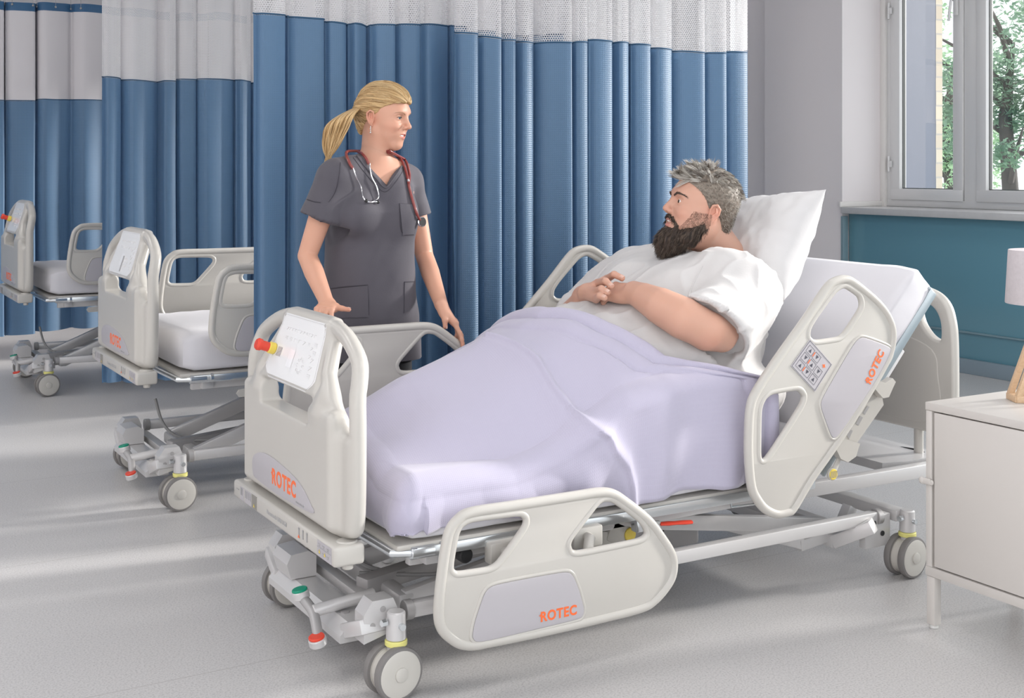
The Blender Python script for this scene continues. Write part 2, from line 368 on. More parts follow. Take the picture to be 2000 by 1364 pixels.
def netting(name, hole, period, col=(.80, .79, .80)):
    m = mat(name, col, .8); nt, N, L, b = nodes_of(m)
    uv = N.new('ShaderNodeUVMap'); sp = N.new('ShaderNodeSeparateXYZ'); L.new(uv.outputs[0], sp.inputs[0])
    def M(op, a, b_=None, c=None):
        n = N.new('ShaderNodeMath'); n.operation = op
        for i, v in enumerate((a, b_, c)):
            if v is None: continue
            if isinstance(v, (int, float)): n.inputs[i].default_value = v
            else: L.new(v, n.inputs[i])
        return n.outputs[0]
    u = M('MULTIPLY', sp.outputs['X'], 1/period); v = M('MULTIPLY', sp.outputs['Y'], 1/(period*.8))
    row = M('FLOOR', v); par = M('MULTIPLY', M('MODULO', row, 2), .5)
    fu = M('SUBTRACT', M('FRACT', M('ADD', u, par)), .5); fv = M('SUBTRACT', M('FRACT', v), .5)
    d = M('SQRT', M('ADD', M('MULTIPLY', fu, fu), M('MULTIPLY', fv, fv)))
    hl = M('LESS_THAN', d, hole)
    t = N.new('ShaderNodeBsdfTransparent'); tl = N.new('ShaderNodeBsdfTranslucent'); tl.inputs[0].default_value = (*col, 1)
    m0 = N.new('ShaderNodeMixShader'); m0.inputs[0].default_value = .45; L.new(b.outputs[0], m0.inputs[1]); L.new(tl.outputs[0], m0.inputs[2])
    mx = N.new('ShaderNodeMixShader'); L.new(hl, mx.inputs[0]); L.new(m0.outputs[0], mx.inputs[1]); L.new(t.outputs[0], mx.inputs[2]); L.new(mx.outputs[0], N['Material Output'].inputs['Surface']); return m
net = netting('white netting', .36, .0105)
net_d = netting('dense white netting', .2, .009)
def fold_path(x0, x1, y, seed, wmin=.07, wmax=.16, amp=.045):
    """x runs along the rail; broad panels divided by deep narrow pleats"""
    r = random.Random(seed); pts = [(x0, y)]; x = x0
    while x < x1-.03:
        wd = min(r.uniform(wmin, wmax), x1-x); t = r.uniform(-.35, .45)*wd; d = amp*r.uniform(.35, 1.3); fr = y+r.uniform(-.015, .015)
        pts += [(x+.012, fr+.012+max(0, -t)*.5), (x+.22*wd, fr-.012-t*.3), (x+.5*wd, fr-.016), (x+.8*wd, fr-.004+t*.5)]
        if r.random() < .45: pts += [(x+.94*wd, fr+.02+t*.7), (x+wd, fr+.02+d*.5)]
        else: pts += [(x+wd-.004, fr+.02+t*.6), (x+wd-.010, fr+d), (x+wd+.008, fr+d), (x+wd+.004, fr+.02)]
        x += wd
    pts.append((x1, y+.02))
    return smooth_loop(pts, 6, closed=False)
def curtain(name, label, path, zt, zb, ztop, seed, netm=net, band=None, hooks=False, sag=.012):
    r = random.Random(seed); root = empty(name, (path[0][0], path[0][1], 0), label, 'curtain', 'blue and white cubicle curtains')
    O = Vector(root.location); S = [0]
    for a, b_ in zip(path, path[1:]): S.append(S[-1]+math.hypot(b_[0]-a[0], b_[1]-a[1]))
    mx_ = sum(p[1] for p in path)/len(path)
    def sheet(nm, za, zb_, m, nz, uvo=0, edge=None):
        V = []; Fc = []; UV = []
        n = len(path)
        for j in range(nz+1):
            t = j/nz
            for i, p in enumerate(path):
                zz = za+(zb_-za)*t
                k = .75+.35*(1-(zz/2.6)) if zz < 2.6 else .8     # folds open towards the hem
                wob = mn.noise(Vector((S[i]*1.3, zz*1.1, seed)))*.035*(1-zz/2.8)
                yy = mx_+(p[1]-mx_)*k+wob
                dz = sag*math.sin(S[i]*3.1+seed)+sag*.6*mn.noise(Vector((S[i]*5, 0, seed)))
                V.append((p[0]-O.x+wob*.6*(0 < i < n-1), yy-O.y, zz+(dz if edge else 0))); UV.append((S[i], zz))
        for j in range(nz):
            for i in range(n-1): a = j*n+i; Fc.append((a, a+1, a+n+1, a+n))
        o = meshobj(nm, V, Fc, m, root); uv = o.data.uv_layers.new(name='UVMap')
        idx = np.empty(len(o.data.loops), int); o.data.loops.foreach_get('vertex_index', idx)
        uv.data.foreach_set('uv', np.array(UV)[idx].ravel()); return o
    sheet('blue_fabric', zb, zt, blue, 26, edge=True); sheet('netting', zt-.005, ztop, netm, 10, edge=True)
    # sewn seam between the two cloths
    sm = MB(); n = len(path)
    sm.tube([(p[0]-O.x, mx_+(p[1]-mx_)*(.75+.35*(1-zt/2.6))+mn.noise(Vector((S[i]*1.3, zt*1.1, seed)))*.035*(1-zt/2.8)-O.y, zt+sag*math.sin(S[i]*3.1+seed)+sag*.6*mn.noise(Vector((S[i]*5, 0, seed)))) for i, p in enumerate(path)], .0035, 6)
    sm.build('seam', mat('dark blue hem', (.03, .09, .17), .8, vary=(9, .1)), root)
    if band:
        sheet('header_band', ztop-.002, ztop+.06, band, 2, edge=True)
    if hooks:
        for i in range(6, len(path), 14):
            h = MB(); p = path[i]; x = p[0]-O.x; y = mx_+(p[1]-mx_)*.8-O.y
            h.tube([(x, y, ztop+.035), (x, y-.006, ztop+.06), (x, y, ztop+.12), (x, y, ztop+.16)], .0013, 6); h.sphere((x, y-.004, ztop+.035), .008, 8, 6); h.build('hook', steel_d, root)
    return root
darkband = fabric_blue('dark blue header tape', (.02, .10, .22), .1)
curtain('cubicle_curtain', 'blue curtain with white netting top directly behind the nurse', fold_path(1.555, 2.98, 4.62, 11, .09, .20, .11), 1.985, .20, 2.72, 1)
curtain('cubicle_curtain', 'blue curtain with white netting top hanging behind the patient, right of the nurse', fold_path(2.33, 3.88, 4.44, 7, .075, .17, .10), 1.937, .20, 2.72, 2)
curtain('cubicle_curtain', 'blue curtain with see-through netting hanging between the second and third bed', fold_path(1.525, 6.05, 7.12, 21, .09, .24, .16), 1.905, .20, 2.72, 3, netm=net_d)
curtain('cubicle_curtain', 'farthest blue curtain with solid white top and dark header tape on hooks', fold_path(-1.6, 6.4, 9.56, 5, .14, .38, .17), 1.895, .20, 2.545, 4, netm=mat('white curtain cloth', (.62, .60, .62), .85, vary=(3, .02)), band=darkband, hooks=True)
rl = MB()
for y, x0, x1 in ((9.62, -1.7, 6.85),):
    rl.box(((x0+x1)/2, y, 2.73), (x1-x0, .03, .02), bev=.002)
tag(rl.build('curtain_rail', alu), 'long white ceiling rail carrying the farthest curtain', 'curtain rail')
tag(MB().box((3.0, 4.55, 2.76), (3.2, .03, .02), bev=.002).build('curtain_rail', alu), 'white rail above the curtains behind the nurse', 'curtain rail')
tag(MB().box((4.1, 7.14, 2.76), (5.4, .03, .02), bev=.002).build('curtain_rail', alu), 'white rail above the curtain between second and third bed', 'curtain rail')

# ---- fill lights added on the ceiling, out of view, to brighten the ward
diff = mat('glowing fill face', (.9, .9, .9), .4); nt, N, L, b = nodes_of(diff); b.inputs['Emission Color'].default_value = (1, .97, .93, 1); b.inputs['Emission Strength'].default_value = 2.5
for i, (x, y) in enumerate(((1.2, 1.6), (3.4, 1.6), (5.6, 1.6), (.2, 5.3), (3.2, 5.8), (.2, 8.3), (3.2, 8.4), (-.6, 3.4), (5.6, 4.2), (3.4, 3.5))):
    t = empty('added_fill_panel', (x, y, ZC), 'flat square ceiling light added out of view above the ward', 'ceiling light', 'added fill lights'); MB().box((0, 0, -.02), (.64, .64, .04), bev=.004).build('frame', alu, t, angle=30)
    d = MB().box((0, 0, -.041), (.58, .58, .006)).build('diffuser', diff, t, smooth=False)
    ceiling_fill_light('ceiling_fill_light', (x, y, ZC-.06), .58, .58, FILL_W)
# ================================================================= implicit surfaces for bodies and clothes
def smin(a, b, k):
    h = np.maximum(k-np.abs(a-b), 0)/k; return np.minimum(a, b)-h*h*k*.25
def smax(a, b, k):
    h = np.maximum(k-np.abs(a-b), 0)/k; return np.maximum(a, b)+h*h*k*.25
class Field:
    def __init__(s, lo, hi, h):
        s.h = h; s.lo = np.array(lo, float); s.ax = [np.arange(lo[i], hi[i]+h, h, dtype=np.float32) for i in range(3)]
        s.F = np.full([len(a) for a in s.ax], .2, np.float32); s.M = Matrix.Identity(4)
    def frame(s, M): s.M = M; return s
    def _sub(s, lo, hi, m):
        sl = []
        for i in range(3):
            a = int(np.searchsorted(s.ax[i], lo[i]-m)); b = int(np.searchsorted(s.ax[i], hi[i]+m))
            if b <= a: return None
            sl.append(slice(a, b))
        return tuple(sl)
    def _apply(s, sl, d, k, op):
        F = s.F[sl]
        if op == 'u': s.F[sl] = smin(F, d, k)
        elif op == 's': s.F[sl] = smax(F, -d, k)
        elif op == 'i': s.F[sl] = smax(F, d, k)
    def _pts(s, sl):
        return s.ax[0][sl[0]][:, None, None], s.ax[1][sl[1]][None, :, None], s.ax[2][sl[2]][None, None, :]
    def ell(s, c, r, k=.012, op='u', R=None):
        r = r if hasattr(r, '__len__') else (r, r, r)
        C = s.M @ Vector(c); Rm = s.M.to_3x3(); sc = Rm.col[0].length; Rn = Matrix([list(v) for v in Rm]); Rn = Rn*(1/sc)
        if R is not None: Rn = Rn @ R
        r = [x*sc for x in r]; mr = max(r); sl = s._sub(C-Vector((mr,)*3), C+Vector((mr,)*3), k+4*s.h)
        if sl is None: return s
        X, Y, Z = s._pts(sl); X = X-C.x; Y = Y-C.y; Z = Z-C.z
        q = [(X*Rn[0][i]+Y*Rn[1][i]+Z*Rn[2][i]) for i in range(3)]
        k0 = np.sqrt(sum((q[i]/r[i])**2 for i in range(3))); k1 = np.sqrt(sum((q[i]/r[i]**2)**2 for i in range(3)))+1e-6
        d = k0*(k0-1)/k1; s._apply(sl, d.astype(np.float32), k, op); return s
    def cone(s, a, b, ra, rb=None, k=.012, op='u'):
        rb = ra if rb is None else rb
        A = s.M @ Vector(a); B = s.M @ Vector(b); sc = s.M.col[0].xyz.length; ra *= sc; rb *= sc; m = max(ra, rb)
        lo = [min(A[i], B[i])-m for i in range(3)]; hi = [max(A[i], B[i])+m for i in range(3)]; sl = s._sub(lo, hi, k+4*s.h)
        if sl is None: return s
        X, Y, Z = s._pts(sl); D = B-A; L2 = max(D.length_squared, 1e-12)
        t = np.clip(((X-A.x)*D.x+(Y-A.y)*D.y+(Z-A.z)*D.z)/L2, 0, 1)
        d = np.sqrt((X-A.x-t*D.x)**2+(Y-A.y-t*D.y)**2+(Z-A.z-t*D.z)**2)-(ra+(rb-ra)*t)
        s._apply(sl, d.astype(np.float32), k, op); return s
    def path(s, P, R, k=.012, op='u'):
        P = [s.M @ Vector(p) for p in P]; sc = s.M.col[0].xyz.length; R = [r*sc for r in R]; m = max(R)
        sl = s._sub([min(p[i] for p in P)-m for i in range(3)], [max(p[i] for p in P)+m for i in range(3)], k+4*s.h)
        if sl is None: return s
        X, Y, Z = s._pts(sl); best = None
        for i in range(len(P)-1):
            A, B = P[i], P[i+1]; D = B-A; L2 = max(D.length_squared, 1e-12)
            t = np.clip(((X-A.x)*D.x+(Y-A.y)*D.y+(Z-A.z)*D.z)/L2, 0, 1)
            d = (np.sqrt((X-A.x-t*D.x)**2+(Y-A.y-t*D.y)**2+(Z-A.z-t*D.z)**2)-(R[i]+(R[i+1]-R[i])*t)).astype(np.float32)
            best = d if best is None else np.minimum(best, d)
        s._apply(sl, best, k, op); return s
    def loft(s, zs, cx, cy, a, b, yaw, k=.012, op='u', e=2.0):
        """vertical column of (super)elliptic sections"""
        m = max(max(a), max(b)); sl = s._sub((min(cx)-m, min(cy)-m, zs[0]), (max(cx)+m, max(cy)+m, zs[-1]), k+4*s.h)
        X, Y, Z = s._pts(sl); z = Z[0, 0]; I = lambda v: np.interp(z, zs, v)[None, None, :]
        x = X-I(cx); y = Y-I(cy); c, n = math.cos(yaw), math.sin(yaw); u = x*c+y*n; v = -x*n+y*c; aa = I(a); bb = I(b)
        q = (np.abs(u/aa)**e+np.abs(v/bb)**e)**(1/e); d = (q-1)*np.minimum(aa, bb)
        d = np.maximum(d, np.maximum(zs[0]-z, z-zs[-1])[None, None, :]); s._apply(sl, d.astype(np.float32), k, op); return s
    def func(s, fn, lo, hi, k=.01, op='u'):
        sl = s._sub(lo, hi, k+4*s.h); X, Y, Z = s._pts(sl); s._apply(sl, fn(X, Y, Z).astype(np.float32), k, op); return s
    def mesh(s):
        F = s.F; S = F < 0; nx, ny, nz = F.shape
        C = [(i, j, k) for i in (0, 1) for j in (0, 1) for k in (0, 1)]
        cnt = np.zeros((nx-1, ny-1, nz-1), np.int8)
        for i, j, k in C: cnt += S[i:nx-1+i, j:ny-1+j, k:nz-1+k]
        act = np.argwhere((cnt > 0) & (cnt < 8)); n = len(act)
        if not n: return np.zeros((0, 3)), np.zeros((0, 4), int)
        idx = np.full(cnt.shape, -1, np.int64); idx[act[:, 0], act[:, 1], act[:, 2]] = np.arange(n)
        val = {c: F[act[:, 0]+c[0], act[:, 1]+c[1], act[:, 2]+c[2]] for c in C}
        P = np.zeros((n, 3)); W = np.zeros(n)
        for c in C:
            for ax in range(3):
                if c[ax]: continue
                d = list(c); d[ax] = 1; d = tuple(d); va, vb = val[c], val[d]; m = (va < 0) != (vb < 0)
                t = np.where(m, va/np.where(m, va-vb, 1), 0)
                q = np.tile(np.array(c, float), (n, 1)); q[:, ax] += t; P += q*m[:, None]; W += m
        P = (P/W[:, None]+act)*s.h+np.array([a[0] for a in s.ax])
        Q = []
        for ax in range(3):
            o = [a for a in range(3) if a != ax]
            sl0 = [slice(None)]*3; sl1 = [slice(None)]*3; sl0[ax] = slice(0, -1); sl1[ax] = slice(1, None)
            ch = S[tuple(sl0)] != S[tuple(sl1)]; e = np.argwhere(ch)
            ok = (e[:, o[0]] > 0) & (e[:, o[1]] > 0) & (e[:, o[0]] < F.shape[o[0]]-1) & (e[:, o[1]] < F.shape[o[1]]-1); e = e[ok]
            ins = S[e[:, 0], e[:, 1], e[:, 2]]
            def g(a, b):
                q = e.copy(); q[:, o[0]] -= a; q[:, o[1]] -= b; return idx[q[:, 0], q[:, 1], q[:, 2]]
            quad = np.stack([g(1, 1), g(0, 1), g(0, 0), g(1, 0)], 1)
            flip = ins if ax != 1 else ~ins
            quad = np.where(flip[:, None], quad, quad[:, ::-1]); Q.append(quad)
        return P, np.concatenate(Q)
    def normals(s, P):
        g = (P-np.array([a[0] for a in s.ax]))/s.h; i = np.clip(np.round(g).astype(int), 1, np.array(s.F.shape)-2)
        F = s.F; n = np.stack([F[i[:, 0]+1, i[:, 1], i[:, 2]]-F[i[:, 0]-1, i[:, 1], i[:, 2]], F[i[:, 0], i[:, 1]+1, i[:, 2]]-F[i[:, 0], i[:, 1]-1, i[:, 2]], F[i[:, 0], i[:, 1], i[:, 2]+1]-F[i[:, 0], i[:, 1], i[:, 2]-1]], 1)
        return n/(np.linalg.norm(n, axis=1)[:, None]+1e-9)
# vectorised value noise
_rs = np.random.RandomState(7); _NT = _rs.rand(64, 64, 64)
def vnoise(P):
    P = np.asarray(P, float); i = np.floor(P).astype(int); f = P-i; f = f*f*(3-2*f); r = 0
    for a in (0, 1):
        for b in (0, 1):
            for c in (0, 1):
                w_ = (f[:, 0] if a else 1-f[:, 0])*(f[:, 1] if b else 1-f[:, 1])*(f[:, 2] if c else 1-f[:, 2])
                r = r+w_*_NT[(i[:, 0]+a) % 64, (i[:, 1]+b) % 64, (i[:, 2]+c) % 64]
    return r*2-1
def np_mesh(name, parts, m, parent=None, cols=None, angle=None):
    """parts: list of (P, Q[, colours]) joined into one mesh"""
    V = np.concatenate([p[0] for p in parts]); off = 0; Fs = []
    for p in parts: Fs.append(p[1]+off); off += len(p[0])
    Fq = np.concatenate(Fs); me = bpy.data.meshes.new(name)
    me.vertices.add(len(V)); me.vertices.foreach_set('co', V.astype(np.float32).ravel())
    me.loops.add(Fq.size); me.loops.foreach_set('vertex_index', Fq.ravel().astype(np.int32))
    me.polygons.add(len(Fq)); me.polygons.foreach_set('loop_start', np.arange(0, Fq.size, 4, dtype=np.int32))
    me.update(calc_edges=True); me.validate()
    if len(parts[0]) > 2:
        C = np.concatenate([p[2] for p in parts]); a = me.color_attributes.new('Col', 'FLOAT_COLOR', 'POINT')
        a.data.foreach_set('color', np.concatenate([C, np.ones((len(C), 1))], 1).astype(np.float32).ravel())
    return fin(name, me, m, parent, True, None, angle)
def axes(f, up=(0, 0, 1)):
    f = Vector(f).normalized(); l = Vector(up).cross(f).normalized(); u = f.cross(l); return Matrix((f, l, u)).transposed()
def frame4(o, R, s=1.0): return Matrix.Translation(Vector(o)) @ R.to_4x4() @ Matrix.Scale(s, 4)
UR = Vector((A_, -B_, 0)); DC = Vector((B_, A_, 0)); UZ = Vector((0, 0, 1))

LIPS = [None, None]
def head_sdf(F, fr, male, smile=.6, openm=.0, ears=True):
    F.frame(fr); e = F.ell; c = F.cone
    e((-.014, 0, .038), (.100, .077, .088), k=.02)
    e((.022, 0, .010), (.074, .066, .082), k=.03)
    e((.018, 0, -.035), (.066, .058, .075), k=.03)
    jw = .052 if male else .046
    for s in (-1, 1):
        c((-.012, s*jw, -.055), (.058, s*.014, -.098), .024, .020, k=.025)
        e((.058, s*(.037+.002*smile), -.028), (.026+.003*smile, .023, .020), k=.02)         # cheek
        e((.050, s*.034, -.060), (.026, .022, .026), k=.02)
    e((.070, 0, -.098), (.021, .023, .018), k=.02)                     # chin
    e((.030, 0, -.09), (.05, .040, .022), k=.02)
    c((.076, -.030, .030), (.076, .030, .030), .015, k=.02)            # brow
    for s in (-1, 1): e((.096, s*.032, .008), (.018, .021, .0135), k=.014, op='s')
    # nose
    tx_ = .109 if male else .1135; c((.088, 0, .018), (tx_, 0, -.018), .0070, .0082 if not male else .0095, k=.012); e((tx_-.001, 0, -.0235), (.0115, .0098, .0088), k=.006)
    for s in (-1, 1): e((.099, s*.0115, -.0275), (.0105, .0075, .0075), k=.006)
    for s in (-1, 1): e((.105, s*.0065, -.034), (.0045, .0032, .004), k=.002, op='s')
    # muzzle and lips
    e((.074, 0, -.058), (.024, .030, .024), k=.02)
    w_ = .024+.0055*smile
    up = smile*.0075
    P = [(.076-.003*smile, -w_, -.057+up), (.0905, -w_*.55, -.0580+up*.25), (.0965, 0, -.0555), (.0905, w_*.55, -.0580+up*.25), (.076-.003*smile, w_, -.057+up)]
    if not male: P[0] = (.0655, -.0355, -.0480); P[-1] = (.0655, .0355, -.0480); P[1] = (.0865, -.020, -.0560); P[3] = (.0865, .020, -.0560)
    LIPS[0] = P
    F.path(P, [.003, .0048, .0050, .0048, .003], k=.004)
    P2 = [(x-.001, y*.93, z-.0095-openm*.5-(.002 if abs(y) < .02 else -.003)) for x, y, z in P]
    LIPS[1] = P2
    F.path(P2, [.003, .0052, .0060, .0052, .003], k=.004)
    Pm = [((a[0]+b[0])/2+.004, a[1]*.93, (a[2]+b[2])/2+.0015) for a, b in zip(P, P2)]
    F.path(Pm, [.001, .0022+openm*.5, .0030+openm*.6, .0022+openm*.5, .001], k=.002, op='s')
    if smile > 1:
        for s in (-1, 1): F.path([(.099, s*.017, -.026), (.084, s*.033, -.038), (.068, s*.0415, -.056)], [.0012, .0018, .0010], k=.007, op='s')
    # eyelids
    for s in (-1, 1):
        e((.0725, s*.031, .006), (.0152, .0165, .0148), k=.006)
        F.path([(.0885, s*.031-s*.014, .0060), (.0905, s*.031, .0080), (.0835, s*.031+s*.0155, .0070)], [.0022, .0062 if male else .0050, .0022], k=.002, op='s')
        F.path([(.083, s*.031-.013, .0135), (.0885, s*.031, .0165), (.080, s*.031+.013, .0135)], [.0008, .0014, .0008], k=.0015, op='s')
    if ears:
        for s in (-1, 1):
            R = rot('Z', s*18) @ rot('Y', -12)
            e((-.018, s*.077, -.008), (.018, .0075, .031), k=.006, R=R)
            e((-.012, s*.086, -.004), (.0105, .008, .020), k=.004, op='s', R=R)
            F.path([(-.002, s*.080, -.002), (-.006, s*.085, .016), (-.019, s*.088, .020), (-.031, s*.088, .008), (-.030, s*.086, -.010), (-.018, s*.080, -.030), (-.008, s*.077, -.036)], [.003, .0035, .0036, .0036, .0034, .0045, .0055], k=.003)
            F.path([(-.020, s*.083, .008), (-.022, s*.084, -.006), (-.012, s*.081, -.016)], [.0022, .0026, .003], k=.004)
    F.frame(Matrix.Identity(4))
def eyes(parent, fr, look=(1, 0, 0), iris=(.10, .16, .18)):
    """eyeballs with iris and pupil"""
    sc = fr.to_scale()[0]; R3 = fr.to_3x3().normalized()
    for s in (-1, 1):
        c = fr @ Vector((.0745, s*.031, .0068)); r = .0130*sc
        e = MB().sphere(c, r, 24, 16).build('eyeball', mat('eye white', (.80, .76, .74), .15, vary=(9, .02)), parent)
        d = (R3 @ Vector(look)).normalized(); M = axes(d)
        def disc(rad, h, m_, nm):
            V = []; n = 20; q = r+h
            V.append(c+d*q)
            for ring in (1, 2):
                for i in range(n):
                    a = 2*PI*i/n; rr = rad*sc*ring/2; V.append(c+d*math.sqrt(max(q*q-rr*rr, 0))+M @ Vector((0, math.cos(a)*rr, math.sin(a)*rr)))
            Fc = [(0, 1+i, 1+(i+1) % n) for i in range(n)]+[(1+i, 1+n+i, 1+n+(i+1) % n, 1+(i+1) % n) for i in range(n)]
            MB().add(V, Fc).build(nm, m_, e)
        disc(.0058, .0004, mat('iris'+str(iris), iris, .1, vary=(9, .1)), 'iris'); disc(.0027, .0007, blackp, 'pupil')
def head_cols(P, fr, base, lip, male):
    inv = np.array(fr.inverted()); L = P @ inv[:3, :3].T+inv[:3, 3]
    C = np.tile(np.array(base), (len(P), 1)); x, y, z = L.T
    def blend(mask, col, a=1.0):
        m = np.clip(mask, 0, 1)[:, None]*a; C[:] = C*(1-m)+np.array(col)*m
    g = lambda cx, cy, cz, r, sy=1: np.exp(-(((x-cx))**2+((np.abs(y)-cy)/sy)**2+(z-cz)**2)/r**2)
    pink = np.array(base)*np.array([1.06, .80, .78])
    blend(g(.065, .042, -.030, .024), pink, .5); blend(g(.11, 0, -.024, .013), pink, .45); blend(g(-.018, .085, -.01, .03), pink, .6)
    from itertools import chain
    dm = np.full(len(L), 1.0)
    for pl in LIPS:
        q = np.array(smooth_loop(pl, 5, False))
        for p in q: dm = np.minimum(dm, np.sqrt(((L-p)**2).sum(1)))
    blend(np.clip((.0072-dm)/.0022, 0, 1), lip, .8)
    return C, L
def add_brows(parent, fr, col, m_name, thick=.0028, bv=None):
    m_ = mat(m_name, col, .8, vary=(40, .2)); rnd = random.Random(1)
    for s in (-1, 1):
        b = MB(); P = [(.0935, s*.012, .024), (.0945, s*.022, .0285), (.0895, s*.034, .0315), (.079, s*.046, .0285), (.070, s*.052, .024)]
        P = [fr @ Vector(p) for p in smooth_loop(P, 6, False)]
        if bv: P = [(lambda h: h[0]+h[1]*thick*.45)(bv.find_nearest(p)) for p in P]
        n = len(P); sc = fr.to_scale()[0]
        b.tube(P, [thick*sc*(.30+.70*math.sin(PI*(.04+.96*i/(n-1))**.7)) for i in range(n)], 7, flat=.9)
        for i in range(90 if thick > .002 else 0):
            q = rnd.randrange(n-1); p = P[q]+Vector((rnd.gauss(0, .0012), rnd.gauss(0, .0012), rnd.gauss(0, .0016)))*sc; t = (P[q+1]-P[q]).normalized()
            b.tube([p, p+t*.006*sc+Vector((0, 0, .0025*sc))], [.0006*sc, .0002], 3)
        b.build('eyebrow', m_, parent)

HAND_R = .0086
def hand_sdf(F, wrist, fwd, dorsal, thumb_side, scale=1.0, curl=((8, 14, 8),)*4, spread=(8, 2, -3, -9), thumb=((.026, .026, -.006), (.056, .046, -.012), (.082, .052, -.016)), fat=1.0):
    """wrist position, direction to the fingers, back of the hand; thumb_side +1/-1 along dorsal x fwd"""
    f = Vector(fwd).normalized(); d = Vector(dorsal); d = (d-f*d.dot(f)).normalized(); y = d.cross(f)*thumb_side
    M = Matrix((f, y, d)).transposed().to_4x4(); M = Matrix.Translation(Vector(wrist)) @ M @ Matrix.Scale(scale, 4); F.frame(M); M3 = M.to_3x3()*(1/scale)
    ky = (.029, .010, -.0095, -.027); kx = (.086, .090, .086, .078); ln = ((.041, .025, .021), (.045, .029, .022), (.041, .027, .021), (.032, .020, .019)); fr_ = (.0092, .0094, .0088, .0078)
    for i in range(4):
        F.cone((-.004, ky[i]*.55, 0), (kx[i]-.004, ky[i], -.002), .0165*fat, .0112*fat, k=.012)
        F.ell((kx[i]-.002, ky[i], .002), (.0105*fat,)*3, k=.008)
    F.ell((.045, .0, -.006), (.042, .034, .0125*fat), k=.012); F.ell((.035, .022, -.010), (.030, .018, .014*fat), k=.012); F.ell((.035, -.022, -.009), (.034, .014, .013*fat), k=.012)
    tips = []
    for i in range(4):
        c = curl[i % len(curl)]; sp = math.radians(spread[i]); a = 0; p = Vector((kx[i], ky[i], -.002)); r = fr_[i]*fat
        for j in range(3):
            a += math.radians(c[j]); dr = Vector((math.cos(a)*math.cos(sp), math.sin(sp)*math.cos(a), -math.sin(a))); q = p+dr*ln[i][j]
            F.cone(p, q, r, r*.90, k=.004); F.ell(q, r*.98 if j < 2 else r*.93, k=.003); p = q; r *= .91
        tips.append((M @ p, M3 @ dr, M3 @ Vector((math.sin(a), 0, math.cos(a))), r))
    t = [Vector(v) for v in thumb]; F.cone((.012, .012, -.006), t[0], .015*fat, .0145*fat, k=.012); F.cone(t[0], t[1], .0125*fat, .0105*fat, k=.010); F.cone(t[1], t[2], .0102*fat, .0088*fat, k=.005)
    dr = (t[2]-t[1]).normalized(); tips.append((M @ t[2], M3 @ dr, M3 @ Vector((0, .35, .93)), .0092*fat))
    F.frame(Matrix.Identity(4)); return tips
def nails(parent, tips, sc=1.0):
    nm = mat('finger nail', (.70, .46, .38), .25, vary=(9, .03))
    for p, d, u, r in tips:
        u = (u-d*u.dot(d)).normalized(); l = u.cross(d); r *= sc; V = []
        for i in range(5):
            for j in range(4):
                a = (i/4-.5)*1.3; x = (j/3-.35)*r*1.25
                V.append(p+d*x+(l*math.sin(a)+u*math.cos(a))*r*(1.04-.12*(j/3)**2))
        MB().add(V, [(i*4+j, (i+1)*4+j, (i+1)*4+j+1, i*4+j+1) for i in range(4) for j in range(3)]).build('finger_nail', nm, parent)
def bvh_of(objs):
    from mathutils.bvhtree import BVHTree
    V = []; Fc = []
    for o in objs:
        k = len(V); V += [o.matrix_basis @ v.co for v in o.data.vertices]; Fc += [[i+k for i in p.vertices] for p in o.data.polygons]
    return BVHTree.FromPolygons(V, Fc)
def on_surface(bv, px, py, off=.002):
    d = Vector(_dir(px, py)).normalized(); h = bv.ray_cast(Vector((0, 0, CAM_H)), d)
    return None if h[0] is None else h[0]+(h[1] if h[1].dot(d) < 0 else -h[1])*off
def surf_path(bv, pts, off=.002, n=6):
    out = []
    for p in smooth_loop(pts, n, False):
        q = on_surface(bv, p[0], p[1], off)
        if q is not None: out.append(q)
    return out

